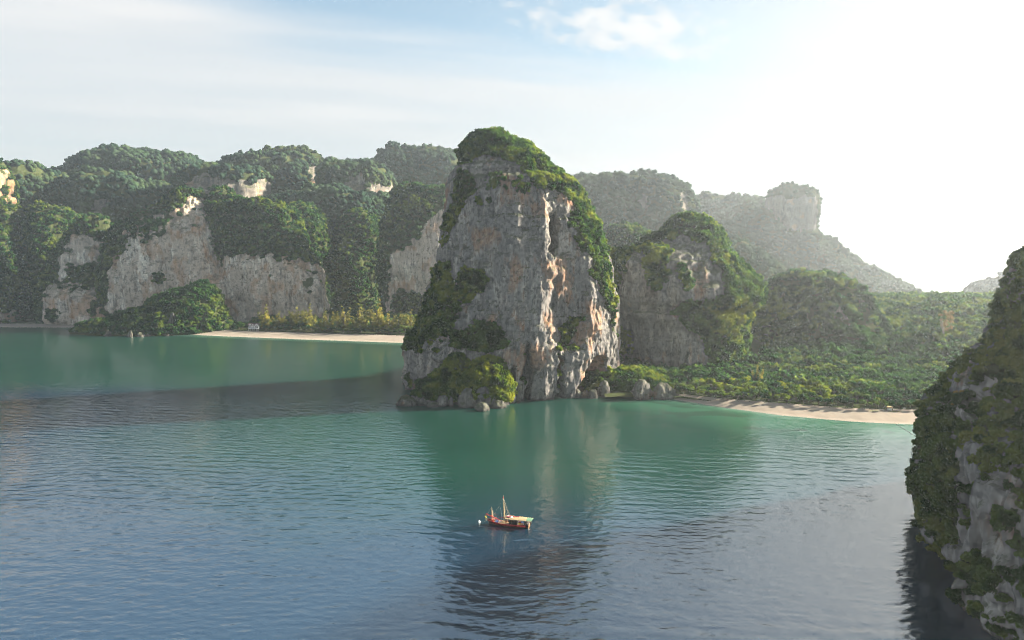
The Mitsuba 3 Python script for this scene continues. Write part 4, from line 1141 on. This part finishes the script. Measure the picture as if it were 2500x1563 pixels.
def band(z0, z1, off=0.0, xs=SX, nz=6):
    """A strip of the hull's skin on both sides, between the heights z0(x) and z1(x)."""
    out = []
    for sd in (-1, 1):
        V = []
        for x in xs:
            a, b_ = z0(x), z1(x)
            for t in np.linspace(0, 1, nz):
                z = a + (b_ - a) * t
                k = np.clip((z + 0.75) / (sheer(x) + 0.75), 0, 1.1) ** 0.42
                rake = 0.55 * np.clip((x - 5.5) / 2.7, 0, 1) * (z - sheer(x)) + (0.15 * (z - sheer(x)) if x < -7.9 else 0) * -1
                V.append([x + rake, sd * (beam(x) * k + off), z])
        n = len(xs)
        i = np.arange(n * nz).reshape(n, nz)
        F = np.concatenate([np.stack([i[:-1, :-1], i[1:, :-1], i[1:, 1:]], -1).reshape(-1, 3), np.stack([i[:-1, :-1], i[1:, 1:], i[:-1, 1:]], -1).reshape(-1, 3)])
        out.append(trimesh.Trimesh(V, F if sd > 0 else F[:, ::-1], process=False))
    return cat(out)


bpart('hull', band(lambda x: -0.7, sheer), 'hull_black', 40)
tr = box(0.12, 2.55, 1.5, -8.02, 0, .72)
bpart('transom', tr, 'brown_wood')
bpart('rub_rail', band(lambda x: .02 + .25 * sheer(x) - .2, lambda x: .14 + .25 * sheer(x) - .2, .05, nz=2), 'brown_wood')
bpart('bulwark', band(lambda x: sheer(x) - .42, lambda x: sheer(x) + .06, .035, SX[9:], 3), 'red_paint')
bpart('side_stripe', band(lambda x: .36, lambda x: .46, .03, SX[2:-3], 2), 'red_paint')
for sd in (-1, 1):
    sp = box(3.4, .08, .56, -5.3, sd * 1.64, .90)
    bpart('side_board', sp, 'red_paint')
V = []
for x in SX:
    V += [[x, -beam(x) * .97, sheer(x) - .35], [x, beam(x) * .97, sheer(x) - .35]]
F = []
for i in range(len(SX) - 1):
    F += [[2 * i, 2 * i + 2, 2 * i + 3], [2 * i, 2 * i + 3, 2 * i + 1]]
bpart('deck', trimesh.Trimesh(V, F, process=False), 'deck_wood')
bpart('stem_post', tube([(7.3, 0, 0), (8.1, 0, 1.4), (8.7, 0, 2.3), (9.2, 0, 2.75)], [.16, .15, .13, .10]), 'brown_wood')
bpart('stem_cloth', tube([(8.55, 0, 2.1), (8.95, 0, 2.55), (9.22, 0, 2.78)], [.20, .21, .17]), 'yellow_cloth')
bpart('stem_garland', tube([(8.75, .1, 2.1), (8.8, .12, 1.5), (8.72, .12, .95)], [.13, .12, .06]), 'sail_tan')
bpart('stern_post', tube([(-8.1, 0, -.3), (-8.5, 0, 1.1), (-8.9, 0, 1.9)], [.14, .14, .10]), 'brown_wood')
# long roof on posts
roof_z = lambda x: 3.05 + 0.012 * (x + 9) ** 1.0
def roof_mesh(x0, x1, n=8, thick=.09, half=1.78, lift=0.0):
    out = []
    xs, ys = np.linspace(x0, x1, n), np.linspace(-half, half, 9)
    V = []
    for top_ in (1, 0):
        for x in xs:
            for y in ys:
                V.append([x, y, roof_z(x) + .20 * (1 - (y / half) ** 2) - (0 if top_ else thick) + lift + .02 * math.sin(5 * x + 3 * y)])
    i = np.arange(2 * n * 9).reshape(2, n, 9)
    q = []
    for t in (0, 1):
        a, b_, c_, e = i[t, :-1, :-1].ravel(), i[t, 1:, :-1].ravel(), i[t, 1:, 1:].ravel(), i[t, :-1, 1:].ravel()
        f_ = np.concatenate([np.stack([a, b_, c_], 1), np.stack([a, c_, e], 1)])
        q.append(f_ if t == 0 else f_[:, ::-1])
    ring = np.concatenate([i[0, :, 0], i[0, -1, 1:], i[0, ::-1, -1][1:], i[0, 0, ::-1][1:-1]])
    low = ring + n * 9
    r2, l2 = np.roll(ring, -1), np.roll(low, -1)
    q.append(np.concatenate([np.stack([ring, low, l2], 1), np.stack([ring, l2, r2], 1)]))
    return trimesh.Trimesh(V, np.concatenate(q), process=False)


bpart('roof', roof_mesh(-7.2, .9, 12), 'tan_canvas')
bpart('roof_end', roof_mesh(-9.3, -7.204, 6), 'green_tarp')
for y in (-1.80, 1.80):
    bpart('roof_rail', tube([(-9.3, y, roof_z(-9.3)), (.9, y, roof_z(.9))], .06), 'sail_tan')
for x in (-8.2, -6.0, -3.8, -1.6, .6):
    for y in (-1.45, 1.45):
        bpart('roof_post', tube([(x, y, .7), (x, y * 1.12, roof_z(x) + .02)], .055), 'brown_wood')
bpart('cabin', box(3.2, 2.1, 1.25, -2.1, 0, 1.32), 'dark_inside')
bpart('stern_locker', box(1.4, 1.9, 1.0, -6.9, 0, 1.35), 'dark_inside')
for x in (-3.2, -2.4, -1.6, -.9):
    bpart('cabin_window', box(.5, .03, .4, x, -1.065, 1.55), 'grey_metal')
for k, (x, y, sx, sy, b_) in enumerate(((-.2, .5, 1.6, .6, 'maroon_cloth'), (-1.3, -.5, 2.4, .5, 'maroon_cloth'), (-1.4, .4, .9, .7, 'white_paint'), (.2, -.5, .8, .5, 'grey_metal'), (-2.9, -.75, 2.2, .3, 'maroon_cloth'))):
    m = box(sx, sy, .22, x, y, roof_z(x) + .20 * (1 - (y / 1.78) ** 2) + .12, rz=.05 * k - .1)
    bpart('roof_bundle', m, b_)
# masts, spars, rigging
bpart('main_mast', tube([(1.7, 0, .3), (1.85, 0, 6), (2.0, 0, 11.4)], [.15, .13, .07], 8), 'sail_tan')
bpart('mast_head', tube([(1.98, 0, 10.2), (2.0, 0, 10.9)], [.17, .15], 8), 'red_paint')
bpart('fore_mast', tube([(6.3, 0, 1.0), (6.5, 0, 4), (6.62, 0, 6.6)], [.12, .10, .06], 8), 'sail_tan')
bpart('furled_sail', tube([(1.2, .1, 1.4), (1.45, .1, 4), (1.75, .08, 8.6)], [.16, .21, .08], 8), 'sail_tan')
bpart('furled_sail', tube([(6.05, .1, 1.6), (6.2, .1, 3.4), (6.5, .06, 5.7)], [.12, .17, .06], 8), 'sail_tan')
bpart('spar', tube([(2.5, .25, 1.2), (2.7, .25, 4), (2.9, .2, 6.9)], [.06, .06, .04]), 'grey_metal')
bpart('spar', tube([(2.2, .1, 3.3), (4.2, .1, 3.75), (5.8, .05, 4.05)], [.05, .07, .05]), 'hull_black')
bpart('red_sail_bundle', tube([(2.6, .5, 1.75), (5.0, .6, 2.6), (7.6, .55, 3.5), (8.6, .5, 3.85)], [.14, .24, .27, .16], 8), 'red_paint')
bpart('red_sail_bundle', tube([(-.2, .6, 3.5), (1.4, .5, 2.95), (3.4, .3, 2.9)], [.12, .17, .10], 8), 'maroon_cloth')
for a, b_ in (((2.0, 0, 10.6), (-1.0, 1.6, 3.2)), ((2.0, 0, 10.6), (-.3, -1.6, 3.2)), ((2.0, 0, 10.9), (.8, -1.6, 1.2)), ((2.0, 0, 10.9), (.8, 1.6, 1.2)), ((2.0, 0, 10.2), (6.3, 0, 2.2)), ((6.6, 0, 6.4), (4.7, 1.3, 1.6)), ((6.6, 0, 6.4), (4.7, -1.3, 1.6)), ((6.6, 0, 6.4), (9.0, 0, 2.6))):
    mid = (np.array(a) + b_) / 2 - [0, 0, .12]
    bpart('stay', tube([a, mid, b_], .028, 4), 'rope_tan')
bpart('anchor_line', tube([(8.4, 0, 1.1), (9.5, 0, .45), (11.0, -.1, -.1)], .03, 4), 'rope_tan')
for x, y, z, sx, sy, sz_, b_ in ((3.4, -.9, 1.05, .9, .5, .35, 'white_paint'), (4.6, -.7, 1.1, .8, .5, .5, 'blue_cloth'), (4.4, .6, 1.1, 1.2, .6, .5, 'blue_cloth'), (5.6, -.6, 1.35, .6, .4, .5, 'brown_wood'), (2.6, -.9, 1.0, .7, .5, .5, 'sail_tan'), (1.2, -1.1, 1.0, .9, .4, .5, 'brown_wood'), (5.9, .5, 1.5, .6, .6, .6, 'red_paint')):
    bpart('deck_bundle', box(sx, sy, sz_, x, y, z, rz=.2), b_)
for a, b_, c_ in ((-5.2, -.9, 'blue_cloth'), (-4.4, .5, 'yellow_cloth'), (-6.0, .2, 'white_paint'), (-7.6, -.8, 'blue_cloth')):
    bpart('bench_cushion', box(.7, .5, .35, a, b_, 1.25), c_)
bpart('coil', cat([tube([(6.6 + .35 * math.cos(t), -.5 + .35 * math.sin(t), 1.55 + .02 * t) for t in np.linspace(0, 18, 50)], .05, 4)]), 'red_paint')


def on_boat(x, y, z):
    return np.array(BM.matrix, float) @ [x, y, z, 1]


person(numbered('person'), 'person in a white shirt sitting at the bow of the sailing boat', on_boat(5.75, -.62, 1.17)[:3], BYAW - 2.2, 'sit', 'shirt_white', 'shorts_dark')
person(numbered('person'), 'person in a yellow shirt standing under the front edge of the boat roof', on_boat(-.6 + 1.3, -1.2, .78)[:3], BYAW - 2.6, 'stand', 'shirt_yellow', 'shorts_dark')
# mooring buoy
p = sea(1170, 1275)
by = trimesh.creation.revolve([(0, -.35), (.28, -.25), (.42, 0), (.36, .3), (.16, .5), (.10, .75), (0, .8)], sections=20)
by.apply_translation(p)
add('mooring_buoy', by, 'white_paint', 40)
tag('mooring_buoy', 'small white mooring buoy floating just off the bow of the sailing boat', 'buoy')

# swimming line by the right beach
scene['line_green'] = flat((.05, .075, .06), .8)
a, b_, c_ = sea(2176, 1028), sea(2212, 1052), sea(2262, 1082)
n_ = 46
tt = np.linspace(0, 1, n_)
q = np.outer((1 - tt) ** 2, a) + np.outer(2 * tt * (1 - tt), b_) + np.outer(tt ** 2, c_)
add('floating_line__rope', tube(q + [0, 0, .02], .10, 5), 'line_green')
for i in range(2, n_ - 1, 3):
    f_ = trimesh.creation.icosphere(subdivisions=2, radius=.32)
    f_.apply_scale([1, 1, .7]); f_.apply_translation(q[i] + [0, 0, .06])
    add('floating_line__float' + ('' if i == 2 else f'_{i // 3:03d}'), f_, 'line_green', True)
tag('floating_line', 'dark floating line running out from the right end of the beach', 'float line')

# ------------------------------------------------------------------ white house on the left beach
hp = at(620, 809, 846)
HM = T().translate([float(hp[0]), 846.0, float(hp[2])]).rotate([0, 0, 1], 8)
scene['house_white'] = flat((.62, .62, .63), .7); scene['house_pale'] = flat((.40, .36, .32), .8); scene['roof_dark'] = flat((.07, .045, .045), .8); scene['window_dark'] = flat((.02, .022, .028), .2)
tag('beach_house', 'white two storey house with dark roof and pale columns on the left beach', 'house')


def hpart(name, mesh, bsdf):
    k, n = f'beach_house__{name}', 0
    while k in scene:
        n += 1
        k = f'beach_house__{name}_{n:03d}'
    add(k, mesh, bsdf, to_world=HM)


hpart('floor', box(12.4, 8, .3, 0, 0, 3.55), 'house_white')
hpart('base', box(11.5, 7, .5, 0, .3, .1), 'house_pale')
hpart('back_wall', box(11, .3, 3.1, 0, 3.0, 1.85), 'dark_inside')
for x in (-5.6, -3.4, -1.1, 1.2, 3.5, 5.6):
    hpart('column', box(.7, .7, 3.1, x, -3.4, 1.85), 'house_pale')
hpart('wall', box(7.2, 5.5, 3.3, -2.2, .6, 5.35), 'house_white')
hpart('wall', box(4.0, 6.6, 3.3, 3.9, .2, 5.35), 'house_white')
g = trimesh.creation.extrude_polygon(__import__('shapely').Polygon([(-2.1, 0), (2.1, 0), (0, 2.6)]), .35)
g.apply_transform(trimesh.transformations.rotation_matrix(PI / 2, [1, 0, 0])); g.apply_translation([3.9, -3.1, 7.0])
hpart('gable', g, 'house_white')
for x in (3.05, 4.75):
    hpart('window', box(1.2, .1, 2.2, x, -3.16, 5.35), 'window_dark')
for x in (-4.9, -2.9, -.2):
    hpart('window', box(.9, .1, 2.2, x, -2.22, 5.3), 'window_dark')
r = trimesh.creation.extrude_polygon(__import__('shapely').Polygon([(-4.4, 0), (4.4, 0), (0, 3.0)]), 12.6)
r.apply_transform(trimesh.transformations.euler_matrix(PI / 2, 0, PI / 2)); r.apply_translation([-6.4, .5, 7.05])
hpart('roof', r, 'roof_dark')
for x in (-3.6, -.6):
    hpart('dormer', box(1.8, 1.6, 1.5, x, -2.6, 8.3), 'house_white')
hpart('railing', cat([box(7.4, .08, .08, -2.2, -3.8, 4.7)] + [box(.08, .08, 1, x, -3.8, 4.2) for x in np.linspace(-5.8, 1.4, 13)]), 'house_white')

# ------------------------------------------------------------------ small things at the right beach
hp = sea(2171, 1003, 2.3)
KM = T().translate(list(map(float, hp))).rotate([0, 0, 1], -14)
scene['board_white'] = flat((.72, .72, .66), .6); scene['board_tan'] = flat((.62, .46, .25), .7); scene['post_brown'] = flat((.16, .09, .05), .8)
tag('beach_hut', 'tiny white hut with a tan double roof at the back of the right hand beach', 'hut')
for n, m, b_ in (('wall', box(2.3, 1.9, 1.75, 0, 0, .85), 'board_white'), ('eave', box(3.0, 2.5, .22, 0, 0, 1.86), 'board_tan'), ('gap', box(2.5, 2.0, .22, 0, 0, 2.08), 'post_brown'),
                 ('roof', trimesh.creation.extrude_polygon(__import__('shapely').Polygon([(-1.6, 0), (1.6, 0), (1.3, .42), (-1.3, .42)]), 2.7).apply_transform(trimesh.transformations.rotation_matrix(PI / 2, [1, 0, 0])).apply_translation([0, 1.35, 2.192]), 'board_tan'),
                 ('side_post', box(.16, .16, 1.72, 1.35, -1.0, .86), 'post_brown')):
    add(f'beach_hut__{n}', m, b_, to_world=KM)
hp = sea(2157, 1000, 2.3)
ds = trimesh.creation.cylinder(.42, .08, 20); ds.apply_transform(trimesh.transformations.rotation_matrix(PI / 2, [1, 0, 0])); ds.apply_translation([0, 0, 1.1])
KM = T().translate(list(map(float, hp)))
add('round_sign__disc', ds, 'white_paint', to_world=KM); add('round_sign__post', tube([(0, .07, -.2), (0, .07, 1.3)], .05), 'post_brown', to_world=KM)
tag('round_sign', 'round white sign on a post left of the tiny beach hut', 'sign')
hp = sea(2182, 1002, 2.2)
KM = T().translate(list(map(float, hp)))
add('white_box__body', box(.95, .6, .55, 0, 0, .45), 'white_paint', to_world=KM); add('white_box__lid', box(1.02, .66, .10, 0, 0, .785), 'white_paint', to_world=KM); add('white_box__foot', box(.8, .5, .3, 0, 0, .05), 'post_brown', to_world=KM)
tag('white_box', 'low white chest standing right of the tiny beach hut', 'chest')
hp = sea(2208, 1001, 2.3)
KM = T().translate(list(map(float, hp)))
add('notice_board__panel', box(1.4, .08, .5, 0, 0, .95), 'white_paint', to_world=KM)
for i, x in enumerate((-.55, .55)):
    add('notice_board__post' + ('' if i == 0 else '_001'), box(.1, .1, 1.3, x, .1, .45), 'post_brown', to_world=KM)
tag('notice_board', 'pale notice board on two posts at the forest edge right of the tiny hut', 'sign')

# ------------------------------------------------------------------ boats far across the bay
def far_boat(px, py, L_, lab, mast=False):
    c = sea(px, py)
    key = numbered('distant_boat')
    M = T().translate(list(map(float, c)))
    hl = np.array([(-.5, .0), (-.46, .10), (0, .06), (.40, .09), (.55, .16), (.46, 0)])
    h = trimesh.creation.extrude_polygon(__import__('shapely').Polygon(hl * L_), L_ * .16)
    h.apply_transform(trimesh.transformations.rotation_matrix(PI / 2, [1, 0, 0])); h.apply_translation([0, L_ * .08, -.1])
    add(f'{key}__hull', h, 'hull_black', to_world=M)
    if mast:
        add(f'{key}__mast', tube([(0, 0, 1), (0, 0, L_ * .9)], L_ * .012), 'white_paint', to_world=M)
        add(f'{key}__cabin', box(L_ * .3, L_ * .12, L_ * .08, 0, 0, L_ * .12), 'white_paint', to_world=M)
    else:
        add(f'{key}__canopy', box(L_ * .5, L_ * .15, L_ * .02, -.05 * L_, 0, L_ * .20), 'roof_dark', to_world=M)
        for i, x in enumerate((-.25, .15)):
            add(f'{key}__post' + ('' if i == 0 else '_001'), box(.3, .3, L_ * .15, x * L_, 0, L_ * .12), 'roof_dark', to_world=M)
    tag(key, lab, 'boat', 'boats far across the bay')


for a in ((2170, 676.5, 22, 'leftmost faint boat in the far bay, beside the wooded slope'), (2237, 678.5, 26, 'second faint boat from the left in the far bay'), (2271, 680.5, 42, 'long faint boat, third from the left in the far bay'),
          (2299, 682.5, 46, 'longest faint boat in the middle of the far bay'), (2350, 683.5, 36, 'rightmost faint boat in the far bay')):
    far_boat(*a)
far_boat(2249, 697, 11, 'tiny faint boat with a mast, nearer than the others in the far bay', True)



plant_all()
print('instances', count_inst)
